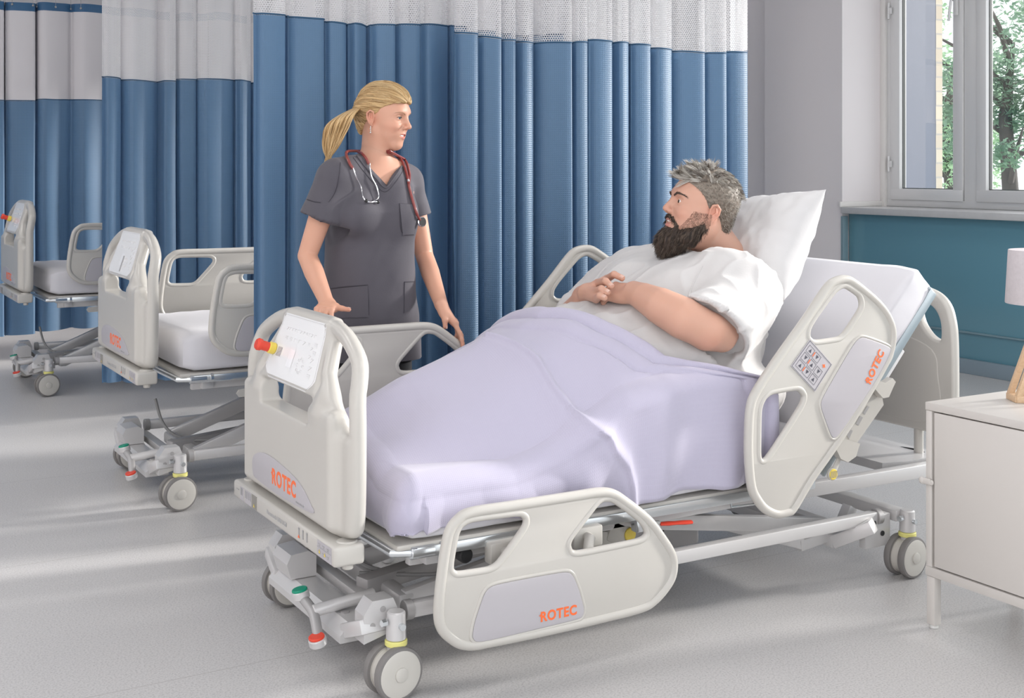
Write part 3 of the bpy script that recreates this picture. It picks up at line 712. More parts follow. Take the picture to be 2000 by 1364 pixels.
def comb(name, root, P, N_, keep, direction, n, steps, length, r0, col0, col1, seed, lift=.001, clump=0, tip=.15, wild=0.0):
    """tapered strands rooted on points P, following direction(p, n) along the surface; clump > 0 = that many hairs share a lock"""
    from mathutils.kdtree import KDTree
    kd = KDTree(len(P))
    for i, p in enumerate(P): kd.insert(Vector(p), i)
    kd.balance(); cand = np.nonzero(keep)[0]; rnd = random.Random(seed); V = []; Fq = []; C = []; sides = 3
    lock = None
    for k_ in range(n):
        if clump and k_ % clump == 0 or not clump:
            i = int(rnd.choice(cand)); base = Vector(P[i]); L_ = length*rnd.uniform(.6, 1.15); t0 = rnd.random(); rv = Vector((rnd.gauss(0, 1), rnd.gauss(0, 1), rnd.gauss(0, 1)))*wild; cu = Vector((rnd.gauss(0, 1), rnd.gauss(0, 1), rnd.gauss(0, 1)))*wild
        p = base.copy()
        if clump: p += Vector((rnd.gauss(0, 1), rnd.gauss(0, 1), rnd.gauss(0, 1)))*.0028
        pts = []; nrm = None; l = L_*(rnd.uniform(.8, 1.1) if clump else 1)
        for s_ in range(steps):
            co, idx, _d = kd.find(p); nn = Vector(N_[idx]); d = Vector(direction(co, nn)); d = (d+rv+cu*(s_/steps)*1.4).normalized()
            if s_ == 0: p = co+(p-co)*.3
            h = lift*(s_/steps) if not wild else lift*(s_/steps)
            pts.append(p+nn*(h if not wild else 0)+nn*.0006); 
            p = p+d*(l/steps)
            if not wild:
                co, idx, _d = kd.find(p); q = Vector(N_[idx]); p = p-q*((p-co).dot(q))
        t = min(1, max(0, t0+rnd.uniform(-.2, .2))); c = [a+(b-a)*t for a, b in zip(col0, col1)]; kk = len(V); u = None
        for j, q in enumerate(pts):
            tg = (pts[min(j+1, len(pts)-1)]-pts[max(j-1, 0)]).normalized()
            if u is None: u = tg.orthogonal()
            u = (u-tg*u.dot(tg)).normalized(); b_ = tg.cross(u); f = j/(len(pts)-1); r = r0*((1-f)*(1-tip)+tip) if j else r0*.8
            for m in range(sides): a = 2*PI*m/sides; V.append(tuple(q+(u*math.cos(a)+b_*math.sin(a))*r)); C.append(c)
        for j in range(len(pts)-1):
            for m in range(sides): Fq.append((kk+j*sides+m, kk+j*sides+(m+1) % sides, kk+(j+1)*sides+(m+1) % sides, kk+(j+1)*sides+m))
    o = np_mesh(name, [(np.array(V), np.array(Fq), np.array(C))], hairm); o.parent = root; o.matrix_parent_inverse = Matrix.Translation(root.location).inverted(); return o
# ================================================================= hospital bed (local frame: x foot -> head, y near(-) -> far(+), origin on the floor under the foot bumper)
XF = 1.22; YC = 3.405; HW = .415
YR1 = 2.885                     # plane of the near side rails of the first bed
def loc1(v): return Vector((v.x-XF, v.y-YC, v.z))
def tr2(pts, f):                # traced outline on a plane -> 2D
    return [f(*p) for p in pts]
z6 = lambda x, y: (830+x/3.41, 900+y/3.41)
z7 = lambda x, y: (1400+x/1.7717, 480+y/1.7717)
def rail2d(pts, z): return [(lambda v: (v.x-XF, v.z))(onY(*z(*p), YR1)) for p in pts]
FOOT_RAIL = rail2d([(60, 1050), (62, 940), (78, 780), (110, 560), (140, 450), (200, 370), (300, 312), (600, 265), (1000, 203), (1160, 180), (1255, 190), (1345, 245), (1500, 370), (1600, 500), (1660, 600), (1678, 690), (1660, 790), (1605, 880), (1530, 960), (1440, 1012), (1200, 1075), (800, 1168), (450, 1240), (310, 1264), (210, 1248), (125, 1190), (80, 1130)], z6)
FR_HA = rail2d([(215, 500), (240, 440), (300, 405), (630, 362), (660, 385), (658, 430), (480, 680), (425, 712), (210, 745), (182, 722), (185, 670)], z6)
FR_HB = rail2d([(1185, 268), (1240, 268), (1310, 315), (1420, 400), (1460, 455), (1467, 490), (1430, 522), (1020, 605), (975, 600), (962, 560), (975, 520), (1150, 290)], z6)
FR_IN = rail2d([(305, 1165), (325, 1060), (385, 880), (430, 828), (930, 735), (970, 760), (1010, 860), (1045, 990), (1030, 1035), (980, 1052), (380, 1195), (325, 1195)], z6)
HEAD_RAIL = rail2d([(98, 640), (104, 560), (125, 500), (200, 385), (300, 245), (370, 140), (405, 110), (450, 103), (490, 125), (560, 185), (600, 240), (617, 300), (608, 370), (570, 450), (480, 600), (400, 720), (330, 820), (270, 920), (240, 938), (200, 943), (160, 925), (130, 890), (108, 840), (98, 740)], z7)
HR_HA = rail2d([(320, 290), (340, 255), (410, 158), (440, 142), (490, 175), (498, 212), (440, 300), (420, 318), (335, 330), (318, 315)], z7)
HR_HB = rail2d([(148, 720), (150, 565), (165, 530), (185, 513), (280, 497), (297, 520), (290, 550), (170, 735), (152, 742)], z7)
HR_IN = rail2d([(352, 535), (465, 340), (492, 314), (590, 350), (602, 378), (412, 655), (392, 666), (355, 565)], z7)
KEYP = rail2d([(315, 322), (392, 410), (332, 505), (248, 415)], z7)

def shift2(L, dx, dz): return [(p[0]+dx, p[1]+dz) for p in L]
def rot2(L, c, a):
    s, k = math.sin(a), math.cos(a); return [(c[0]+(p[0]-c[0])*k-(p[1]-c[1])*s, c[1]+(p[0]-c[0])*s+(p[1]-c[1])*k) for p in L]
def chaikin(L, n=3):
    L = [p for i, p in enumerate(L) if math.hypot(p[0]-L[i-1][0], p[1]-L[i-1][1]) > .002]
    for _ in range(n):
        o = []
        for i in range(len(L)):
            a, b = L[i], L[(i+1) % len(L)]; q = .25 if _ else .16
            o += [(a[0]*(1-q)+b[0]*q, a[1]*(1-q)+b[1]*q), (a[0]*q+b[0]*(1-q), a[1]*q+b[1]*(1-q))]
        L = o
    return L
def inset2(L, d):
    A = sum(L[i][0]*L[(i+1) % len(L)][1]-L[(i+1) % len(L)][0]*L[i][1] for i in range(len(L))); s = 1 if A > 0 else -1; out = []
    for i in range(len(L)):
        a, b, c = L[i-1], L[i], L[(i+1) % len(L)]
        t = Vector((c[0]-a[0], c[1]-a[1])).normalized(); out.append((b[0]-t.y*d*s, b[1]+t.x*d*s))
    return out
def side_rail(parent, outer, holes, insetp, y, logo=None, keypad=None, rt=.0145, side=-1):
    """moulded rail in the plane y; side -1 = logo faces the camera side"""
    O = smooth_loop(outer, 5); H = [chaikin(h) for h in holes]
    rim = inset2(O, rt*.95)
    V, Fc = curve_plate([inset2(O, rt*.8)]+[inset2(h, -rt*.55) for h in H], .0045, .0035)
    mb = MB(); mb.add([(v.x, v.z, v.y) for v in V], Fc)
    mb.tube([(p[0], 0, p[1]) for p in rim], rt, 14, closed=True, up=(0, 1, 0))
    for h in H:
        mb.tube([(p[0], 0, p[1]) for p in inset2(h, -.0075)], .0105, 12, closed=True, up=(0, 1, 0))
    if insetp:
        I = chaikin(insetp)
        mb.tube([(p[0], side*.006, p[1]) for p in inset2(I, -.006)], .006, 8, closed=True, up=(0, 1, 0))
    o = mb.build('side_rail', plastic, parent, loc=(0, y, 0), angle=60)
    if insetp:
        I = chaikin(insetp)
        V, Fc = curve_plate([I], .001, .0015)
        MB().add([(v.x, v.z+side*.0095, v.y) for v in V], Fc).build('inset_panel', plastic2, o)
    if logo:
        put_logo(o, Vector((logo[0], side*.0126, logo[1])), logo[2], logo[3], side)
    if keypad: key_pad(o, keypad, side)
    return o
def put_logo(parent, c, size, ang, side, M=None):
    V, Fc = text_geo('ROTEC', size, .0004, .0012 * size/.04, spacing=1.12)
    V = [Vector((v.x*.92, v.y, v.z)) for v in V]
    x0 = min(v.x for v in V); h = size*.36
    k = len(V)        # little star notch before the R
    cx, cy, q = x0-.002, h*.45, size*.13
    star = [(cx+q*(1 if i % 2 == 0 else .35)*math.cos(PI/4*i), cy+q*(1 if i % 2 == 0 else .35)*math.sin(PI/4*i)) for i in range(8)]
    V += [Vector((p[0], p[1], .0005)) for p in star]; Fc.append(tuple(range(k, k+8)))
    if M is None:
        ex = Vector((math.cos(ang), 0, math.sin(ang)))*(1 if side < 0 else -1); ez = Vector((-math.sin(ang), 0, math.cos(ang))); ey = Vector((0, side, 0))
        M = Matrix.Translation(c) @ Matrix((ex, ez, ey)).transposed().to_4x4()
    return MB().add(V, Fc, M).build('logo', orange, parent, smooth=False)
def key_pad(parent, K, side):
    """K: four corners (top, right, bottom, left) of the foil"""
    T, R_, Bm, L_ = [Vector((p[0], 0, p[1])) for p in K]
    # u from left->top edge ; v down
    def P(u, v, h=.0): return (T*(1-u)*(1-v)+R_*u*(1-v)+Bm*u*v+L_*(1-u)*v)+Vector((0, side*(.0085+h), 0))
    q = MB(); q.add([P(0, 0), P(1, 0), P(1, 1), P(0, 1), P(0, 0, .0015), P(1, 0, .0015), P(1, 1, .0015), P(0, 1, .0015)], [(0, 1, 2, 3), (4, 5, 6, 7), (0, 1, 5, 4), (1, 2, 6, 5), (2, 3, 7, 6), (3, 0, 4, 7)])
    k = q.build('keypad', plastic2, parent, smooth=False)
    def ring(u0, u1, v0, v1, t, h, m_, nm):
        g = MB()
        loop = [P(u0, v0, h), P(u1, v0, h), P(u1, v1, h), P(u0, v1, h)]
        g.tube(loop, t, 6, closed=True, up=(0, 1, 0)); return g
    g = ring(.03, .97, .03, .97, .0008, .0018, None, '')
    for i in range(3):
        for j in range(3):
            if (i, j) == (2, 0): continue
            u0 = .10+.27*i; v0 = .12+.27*j
            rg = ring(u0, u0+.22, v0, v0+.22, .0006, .0018, None, ''); g.add(rg.V, rg.F)
            c = (u0+.11, v0+.11); s_ = .055*(1 if (i+j) % 2 else -1)
            g.add([P(c[0]-.05, c[1]-s_, .0022), P(c[0]+.05, c[1]-s_, .0022), P(c[0], c[1]+s_, .0022)], [(0, 1, 2)])
    g.build('keypad_symbols', mat('dark keypad print', (.06, .06, .08), .5, vary=(9, .1)), k, smooth=False)
    g = MB(); c = (.80, .24); g.add([P(c[0]+.07*math.cos(a*PI/4)*(1 if a % 2 == 0 else .5), c[1]+.07*math.sin(a*PI/4)*(1 if a % 2 == 0 else .5), .0023) for a in range(8)], [tuple(range(8))])
    for j in range(3): g.add([P(.34, .16+.27*j, .0021), P(.37, .16+.27*j, .0021), P(.37, .30+.27*j, .0021), P(.34, .30+.27*j, .0021)], [(0, 1, 2, 3)])
    g.build('orange_marks', orange, k, smooth=False)

# ---- foot board, in the plane x = const; local (y, z)
XB = .045
def board2d(pts, x=XB):
    return [(lambda v: (v.y-YC, v.z))(onX(*p, XF+x)) for p in pts]
def symmetrise(h):             # h: right (near) half from bottom to top, y<0; mirrored
    return h+[(-y, z) for y, z in h[::-1]]
def footboard(parent, dz=0, button=True):
    """moulded board: leaning handle frame, forward bulging apron, hood with the control panel, grip slot"""
    F = Field((-.02, -.49, .40), (.16, .49, 1.03), .0042)
    def lean(z): return .068+.045*max(0, (z-.80)/.19)
    half = [(-.28, .436), (-.34, .439), (-.385, .455), (-.405, .50), (-.410, .66), (-.408, .78), (-.396, .85), (-.366, .892), (-.28, .932), (-.21, .950), (-.15, .954)]
    out = smooth_loop(symmetrise(half), 3, False); P = [(lean(z), y, z) for y, z in out]; P.append(P[0])
    F.path(P, [.0225]*len(P), k=.003)
    def rbox(lo, hi, r):
        def f(X, Y, Z):
            q = [np.abs(A-(l+h)/2)-(h-l)/2+r for A, l, h in zip((X, Y, Z), lo, hi)]
            return np.sqrt(sum(np.maximum(a, 0)**2 for a in q))+np.minimum(np.maximum(np.maximum(q[0], q[1]), q[2]), 0)-r
        return f
    F.func(rbox((.040, -.412, .434), (.088, .412, .70), .02), (.03, -.44, .42), (.10, .44, .72), k=.012)
    F.func(rbox((.010, -.358, .436), (.070, .358, .755), .024), (0, -.39, .42), (.09, .39, .78), k=.028)
    for s in (-1, 1):
        F.path([(.108, s*.178, .945), (.084, s*.203, .89), (.060, s*.232, .835), (.050, s*.290, .768), (.056, s*.340, .708), (.066, s*.378, .66)], [.020, .021, .022, .022, .021, .016], k=.012)
        F.ell((.045, s*.245, .755), (.030, .045, .05), k=.03)
    # hood: slanting slab
    def hood_sdf(X, Y, Z):
        t = np.clip((Z-.775)/.20, 0, 1); xc = .040+.070*t+.0*Y; hw = .232-.052*t
        dx = np.abs(X-xc)-.020; dy = np.abs(Y)-hw+.012; dz_ = np.maximum(.775-Z, Z-.975)
        return np.sqrt(np.maximum(dx+.012, 0)**2+np.maximum(dy+.012, 0)**2+np.maximum(dz_+.012+0*X+0*Y, 0)**2)-.014+np.minimum(np.maximum(dx+.012, dy+.012), 0)*.6
    F.func(hood_sdf, (0, -.29, .75), (.15, .29, .99), k=.018)
    F.func(rbox((-.05, -.195, .698), (.20, .195, .768), .010), (-.06, -.22, .69), (.2, .22, .79), k=.006, op='s')
    Pm, Q = F.mesh()
    from mathutils.bvhtree import BVHTree
    bv = BVHTree.FromPolygons([Vector(v) for v in Pm], [list(map(int, q)) for q in Q])
    fb = np_mesh('footboard', [(Pm, Q)], plastic, parent); fb.location = (0, 0, dz)
    def front(y, z, off=.0012):
        h = bv.ray_cast(Vector((-.2, y, z)), Vector((1, 0, 0))); return (h[0].x if h[0] is not None else .02)-off
    def hp(u, v, h=0):
        hw = (.166+.042*v) if v < .84 else .2013-.30*(v-.84); y = -(u*2-1)*hw; z = .966-.186*v
        return Vector((.0165+.070*np.clip((z-.775)/.20, 0, 1)-h, -y, z))
    # u runs from the near side (-y) to the far side in hp
    hp0 = hp
    def glued(u, v, h=.0): p = hp0(u, v, 0); return Vector((front(p.y, p.z, .0005+h), p.y, p.z))
    hp = glued
    # foil with the faint print
    q = MB(); q.grid(lambda u, v: hp(u, v), 16, 16); cp = q.build('control_panel', panelw, fb)
    rnd = random.Random(4); g = MB()
    # thin frame line of the foil
    loop = [hp(u, .02, .0006) for u in np.linspace(.03, .97, 12)]+[hp(.98, v, .0006) for v in np.linspace(.04, .96, 12)]+[hp(u, .98, .0006) for u in np.linspace(.97, .03, 12)]+[hp(.02, v, .0006) for v in np.linspace(.96, .04, 12)]
    g.tube(loop, .0006, 5, closed=True)
    def glyph(u, v, s=.028, m=0):
        a = hp(u-s, v-s, .0007); b_ = hp(u+s, v-s, .0007); c = hp(u+s, v+s*1.3, .0007); d = hp(u-s, v+s*1.3, .0007)
        if m == 0: g.tube([a, b_, c], .0007, 4); 
        elif m == 1: g.tube([a, c], .0007, 4); g.tube([b_, (a+b_)/2], .0007, 4)
        elif m == 2: g.tube([d, a, b_], .0007, 4); g.tube([(a+d)/2, (b_+c)/2], .0007, 4)
        else: g.tube([a, b_, c, d], .0007, 4, closed=True)
    for i in range(11): glyph(.20+.062*i, .22, .017, rnd.choice((0, 1, 2)))
    for i in range(6): glyph(.28+.10*i, .36, .022, rnd.choice((0, 1, 2)))
    for j in range(5): glyph(.14, .34+.11*j, .026, rnd.choice((1, 2, 3)))
    for j in range(2): glyph(.20, .40+.12*j, .020, rnd.choice((1, 2, 3)))
    for a in range(8):
        an = a*PI/4; p = (.34+.055*math.cos(an), .68+.10*math.sin(an)); glyph(p[0], p[1], .014, 3)
    g.build('panel_print', lightprint, cp, smooth=False)
    if button:
        b0 = hp(.93, .58); d = Vector((-1, 0, .35)).normalized()
        bb = MB().cyl(b0, b0+d*.022, .0175, n=24, bev=.003).build('emergency_button_base', yellow, fb)
        MB().cyl(b0+d*.018, b0+d*.050, .0145, n=24, bev=.002).tube([b0+d*.046, b0+d*.046, b0+d*.056, b0+d*.062, b0+d*.062], [0, .0175, .0185, .014, 0], 24).build('emergency_button', red, fb)
        s = MB(); s.grid(lambda u, v: hp(.78+.09*u, .52+.14*v, .0010), 4, 4); s.build('button_label', plastic2, fb, smooth=False)
        g = MB()
        for i in range(4):
            p = hp(.80+.02*i, .57+.02*i, .0018); g.tube([p, p+Vector((0, .0, -.012))], .001, 4)
        g.build('button_label_print', greyprint, fb, smooth=False)
    else:
        g = MB(); p = hp(.48, .55, .001); q2 = hp(.46, .9, .001); g.tube([p, q2], .004, 6); g.build('indicator_slit', greyprint, fb, smooth=False)
    # glare-free display strip
    s = MB(); s.grid(lambda u, v: hp(.50+.11*u, .50+.26*v, .0009), 3, 3); s.build('display_strip', mat('display foil', (.92, .92, .93), .06, vary=(3, .01)), fb, smooth=False)
    # logo plate at the bottom
    lp = smooth_loop([(.25, .475), (.245, .525), (.15, .553), (0, .548), (-.14, .528), (-.225, .490), (-.235, .468), (0, .458), (.2, .462)], 5)
    V, Fc = curve_plate([lp], .0008, .0008)
    pl = MB().add([(v.z+.0085, v.x, v.y) for v in V], Fc).build('logo_plate', plastic2, fb)
    M = Matrix.Translation(Vector((.0068, -.020, .500))) @ Matrix((Vector((0, -1, 0)), Vector((0, 0, 1)), Vector((-1, 0, 0)))).transposed().to_4x4()
    put_logo(pl, None, .062, 0, -1, M)
    V, Fc = text_geo('www.rotec.de', .011, .0003)
    M = Matrix.Translation(Vector((.0066, -.15, .472))) @ Matrix((Vector((0, -1, 0)), Vector((0, 0, 1)), Vector((-1, 0, 0)))).transposed().to_4x4()
    MB().add(V, Fc, M).build('small_print', greyprint, pl, smooth=False)
    return fb
def headboard(parent, x=2.34, dz=0):
    out = symmetrise([(-.30, .455), (-.37, .46), (-.405, .48), (-.415, .53), (-.415, .76), (-.405, .86), (-.375, .925), (-.31, .96), (-.2, .968)])
    H = [smooth_loop([(s*y, z) for y, z in [(-.375, .80), (-.370, .86), (-.34, .905), (-.29, .925), (-.255, .90), (-.265, .84), (-.31, .79), (-.36, .775)]], 4) for s in (1, -1)]
    O = smooth_loop(out, 5)
    V, Fc = curve_plate([inset2(O, .006)]+H, .010, .010, 3)
    mb = MB(); mb.add([(v.z, v.x, v.y) for v in V], Fc)
    mb.tube([(0, p[0], p[1]) for p in inset2(O, .012)], .019, 14, closed=True, up=(1, 0, 0))
    V, Fc = curve_plate([smooth_loop([(-.33, .50), (-.35, .66), (-.30, .76), (0, .80), (.30, .76), (.35, .66), (.33, .50), (0, .49)], 6)], .002, .008, 3)
    mb.add([(v.z-.012, v.x, v.y) for v in V], Fc)
    hb = mb.build('headboard', plastic, parent, loc=(x, 0, dz), angle=55)
    for s in (-1, 1): MB().cyl((0, s*.25, .47), (0, s*.25, .33), .017, n=16).build('mounting_post', plastic, hb)
    return hb
CASTER_R = .07
def caster(parent, x, y, yaw=0, near=True):
    """twin-wheel caster under a swivel housing, standing on the floor"""
    c = empty('caster', (x, y, 0)); c.parent = parent; c.rotation_euler[2] = yaw
    for s in (-1, 1):
        w_ = MB(); yy = s*.028; R = CASTER_R
        # tyre profile swept around the axle
        prof = [(R*.86, yy-.0125), (R*.97, yy-.011), (R, yy-.006), (R, yy+.006), (R*.97, yy+.011), (R*.86, yy+.0125)]
        N_ = 40; V = []; Fc = []
        for i in range(N_):
            a = 2*PI*i/N_; V += [(p[0]*math.cos(a), p[1], R+p[0]*math.sin(a)) for p in prof]
        for i in range(N_):
            for j in range(6): a = i*6+j; b_ = i*6+(j+1) % 6; a2 = ((i+1) % N_)*6+j; b2 = ((i+1) % N_)*6+(j+1) % 6; Fc.append((a, b_, b2, a2))
        wh = w_.add(V, Fc).build('wheel', rubber, c)
        o = 1 if s > 0 else -1
        d = MB(); d.tube([(0, yy-o*.012, R), (0, yy-o*.012, R), (0, yy+o*.010, R), (0, yy+o*.0128, R), (0, yy+o*.0145, R), (0, yy+o*.0145, R), (0, yy+o*.0145, R), (0, yy+o*.018, R), (0, yy+o*.0195, R), (0, yy+o*.0195, R)], [0, R*.88, R*.89, R*.87, R*.80, R*.30, R*.27, R*.265, R*.22, 0], 40)
        d.build('wheel_cover', wheelp, wh)
    h = MB(); h.tube([(0, -.030, CASTER_R), (0, .030, CASTER_R)], CASTER_R*.80, 32)
    h.build('wheel_hub', wheelp, c)
    h = MB(); h.cyl((.01, 0, .135), (.01, 0, .150), .030, n=24, bev=.002); h.build('swivel_ring', mat('pale yellow ring', (.78, .74, .25), .45, vary=(9, .02)), c)
    h = MB(); h.box((.01, 0, .105), (.045, .026, .07), bev=.006); h.cyl((.01, 0, .149), (.01, 0, .225), .027, .025, n=24, bev=.004)
    h.build('stem_housing', steel, c)
    b_ = MB()
    for s in (-1, 1): b_.cyl((.01, s*.025, .19), (.01, s*.036, .19), .009, n=10)
    b_.cyl((-.02, 0, .20), (-.035, 0, .20), .010, n=6); b_.build('bolt', chrome, c)
    return c
def undercarriage(parent, dz):
    """static base on the floor: casters, cross beams, rails, scissor arms up to the frame at height .33+dz"""
    XC0, XC1 = .17, 2.10; YS = .405
    for x, y, yaw in ((XC0, -YS, .12), (XC0, YS, .12), (XC1, -YS, .1), (XC1, YS, .1)): caster(parent, x, y, yaw)
    b = MB()
    # foot cross channel with down-turned ends and hooked end brackets
    b.prism([(.070, .118), (.070, .138), (.098, .168), (.165, .168), (.165, .118)], -.285, .285, lambda u, v, w: (u, w, v))
    b.bar((.12, -.26, .143), (.13, -.375, .188), .083, .040, .005); b.bar((.12, .26, .143), (.13, .375, .188), .083, .040, .005)
    b.bar((.21, -.34, .17), (.21, .34, .17), .04, .03, .004)
    for s in (-1, 1):
        b.prism([(.10, .14), (.10, .215), (.125, .250), (.185, .250), (.20, .215), (.20, .165)], s*.315, s*.375, lambda u, v, w: (u, w, v))
    b.build('foot_cross_beam', steel, parent, angle=35)
    hd = MB()
    for s in (-1, 1):
        for (x, z) in ((.125, .185), (.155, .225)): hd.cyl((x, s*.3755, z), (x, s*.377, z), .008, n=12)
        for y in (-.2, .2): hd.cyl((.12, y, .166), (.12, y, .172), .013, n=6)
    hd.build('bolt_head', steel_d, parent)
    # tall cable/motor cover over the far caster
    k = MB(); k.prism([(.085, .170), (.072, .215), (.085, .242), (.14, .248), (.165, .230), (.165, .170)], .130, .255, lambda u, v, w: (u, w, v))
    k.build('cover_box', steel, parent, angle=35)
    r = MB()
    for s in (-1, 1):
        r.bar((.24, s*.36, .205), (XC1-.10, s*.36, .205), .035, .042, .006)
    r.build('base_rail', steel, parent, angle=35)
    e = MB()
    for s in (-1, 1):
        for x in (.235, XC1-.09): e.cyl((x-.012, s*.36, .205), (x+.012, s*.36, .205), .027, n=18, bev=.002)
    e.build('rail_end_collar', steel_d, parent)
    # head cross beam: dropped channel
    h = MB(); pts = [(XC1-.16, -.40, .19), (XC1-.22, -.30, .13), (XC1-.22, .30, .13), (XC1-.16, .40, .19)]
    for a, c in zip(pts, pts[1:]): h.bar(a, c, .06, .045, .004, ext=.02)
    h.bar((XC1, -.39, .203), (XC1, .39, .203), .058, .037, .004); h.box((XC1-.10, -.36, .16), (.12, .03, .11), bev=.004); h.box((XC1-.10, .36, .16), (.12, .03, .11), bev=.004)
    h.build('head_cross_beam', steel, parent, angle=35)
    h = MB()
    for z, x in ((.19, XC1-.12), (.15, XC1-.08)): h.cyl((x, -.3755, z), (x, -.378, z), .009, n=12)
    h.build('bolt_hole', blackp, parent)
    # scissor lift
    zt = .335+dz; sc = MB(); mid = (.14+zt)/2
    for s in (-1, 1):
        sc.bar((.30, s*.20, .17), (1.15, s*.20, zt-.02), .032, .06, .005)
        sc.bar((1.86, s*.24, .17), (.95, s*.24, zt-.02), .032, .05, .005)
    sc.bar((.30, -.22, .17), (.30, .22, .17), .05, .05, .01); sc.bar((1.86, -.26, .17), (1.86, .26, .17), .05, .05, .01)
    sc.build('lift_arm', steel, parent, angle=35)
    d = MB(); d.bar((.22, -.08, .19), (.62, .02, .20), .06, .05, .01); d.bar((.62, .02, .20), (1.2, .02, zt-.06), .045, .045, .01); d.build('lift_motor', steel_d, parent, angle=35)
    cb = MB(); cb.tube(smooth_loop([(.25, .0, .20), (.45, -.17, .215), (.65, -.185, .26), (.85, -.185, .31+dz*.5), (1.05, -.15, zt-.03)], 6, False), .006, 8)
    cb.tube(smooth_loop([(.22, .15, .36), (.24, .10, .26), (.28, .02, .21), (.36, -.08, .20)], 6, False), .007, 8); cb.build('cable', mat('grey cable', (.25, .25, .25), .5, vary=(9, .1)), parent)
    # brake pedal on the foot beam
    MB().cyl((.034, -.178, .180), (.215, -.185, .200), .017, n=20, bev=.002).build('pedal_axle', steel, parent)
    q = MB(); q.tube(smooth_loop([(.028, -.115, .200), (.030, -.150, .192), (.034, -.180, .178), (.030, -.215, .150), (.026, -.240, .126)], 3, False), .015, 12, flat=.8)
    pa = q.build('brake_pedal', steel_d, parent)
    MB().cyl((.026, -.112, .196), (.022, -.110, .219), .0245, n=28, bev=.003).build('pedal_cup', steel, pa)
    MB().cyl((.024, -.246, .112), (.018, -.248, .133), .0245, n=28, bev=.003).build('pedal_cup', steel, pa)
    g_ = MB().cyl((.022, -.110, .217), (.0205, -.1095, .225), .022, n=28, bev=.002).build('green_pad', green, pa); tag(g_, label='green round pedal pad')
    r_ = MB().cyl((.018, -.248, .131), (.0165, -.2485, .139), .022, n=28, bev=.002).build('red_pad', red, pa); tag(r_, label='red round pedal pad')
    # housing and hooked channel below the head end
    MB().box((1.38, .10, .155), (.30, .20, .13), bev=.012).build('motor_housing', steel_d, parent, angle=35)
    MB().cyl((1.33, -.001, .165), (1.33, -.006, .165), .040, n=24).build('housing_recess', blackp, parent)
    h_ = MB()
    for a_, c_ in (((1.15, .10, .30), (1.74, -.27, .135)), ((1.74, -.27, .128), (1.93, -.27, .150)), ((1.93, -.27, .150), (1.97, -.27, .215))): h_.bar(a_, c_, .04, .038, .004, ext=.02)
    h_.build('diagonal_channel', steel, parent, angle=35)
def bumper(parent, dz):
    b = MB(); b.box((.043, 0, .394), (.088, .83, .054), bev=.010, seg=3)
    for s in (-1, 1): b.cyl((.05, s*.385, .370), (.05, s*.385, .352), .015, n=16, bev=.003); b.cyl((.05, s*.378, .418), (.05, s*.378, .426), .028, n=20, bev=.003)
    bp = b.build('foot_bumper', plastic, parent, loc=(0, 0, dz))
    def face(txt, y, z, size, nm='sticker_text', m=greyprint):
        V, Fc = text_geo(txt, size, .0003, spacing=1.05)
        M = Matrix.Translation(Vector((-.0022, y, z))) @ Matrix((Vector((0, -1, 0)), Vector((0, 0, 1)), Vector((-1, 0, 0)))).transposed().to_4x4()
        return MB().add(V, Fc, M).build(nm, m, bp, smooth=False)
    def st(y0, y1, z0=.374, z1=.414, m=plastic2):
        return MB().box((-.0008, (y0+y1)/2, (z0+z1)/2), (.0016, y1-y0, z1-z0)).build('sticker', m, bp, smooth=False)
    face('Novartech UNI UGB', .015, .394, .0185, 'model_name', mat('pale grey print', (.45, .45, .46), .5, vary=(9, .02)))
    st(.24, .30); st(.31, .345); st(.19, .235, m=mat('yellow black sticker', (.25, .24, .22), .5, vary=(9, .1)))
    g = MB()
    for i, y in enumerate((.245, .262, .279, .292, .325, .335)): g.box((-.0022, y, .400), (.0006, .006, .022))
    for y in (.36, .375): g.box((-.0022, y, .400), (.0006, .008, .003))
    g.build('sticker_print', greyprint, bp, smooth=False)
    g = MB()
    for y in (-.165, -.195, -.225): g.box((-.002, y, .398), (.0006, .006, .022)); g.box((-.002, y, .410), (.0006, .009, .005))
    g.build('figure_pictogram', greyprint, bp, smooth=False)
    g = MB()
    for y in (-.165,): g.add([(-.0025, y-.008, .384), (-.0025, y+.008, .384), (-.0025, y, .394)], [(0, 1, 2)])
    g.build('pictogram_arrow', orange, bp, smooth=False)
    st(-.40, -.30, .373, .415)
    g = MB()
    for j, z in enumerate((.384, .404)):
        for i in range(3): g.box((-.0022, -.315-.03*i, z+.003), (.0006, .014, .0016)); g.box((-.0022, -.315-.03*i, z-.002), (.0006, .010, .0012))
    g.box((-.0022, -.35, .398), (.0006, .096, .0008)); g.build('sticker_print', greyprint, bp, smooth=False)
    g = MB()
    for y, z in ((-.318, .388), (-.355, .388), (.212, .384)): g.add([(-.0026, y-.006, z-.005), (-.0026, y+.006, z-.005), (-.0026, y, z+.006)], [(0, 1, 2)])
    g.build('warning_triangle', yellow, bp, smooth=False)
    return bp
PIV = (1.66, .40)      # back section pivot (x, z) for dz = 0
BACK_A = math.radians(47)
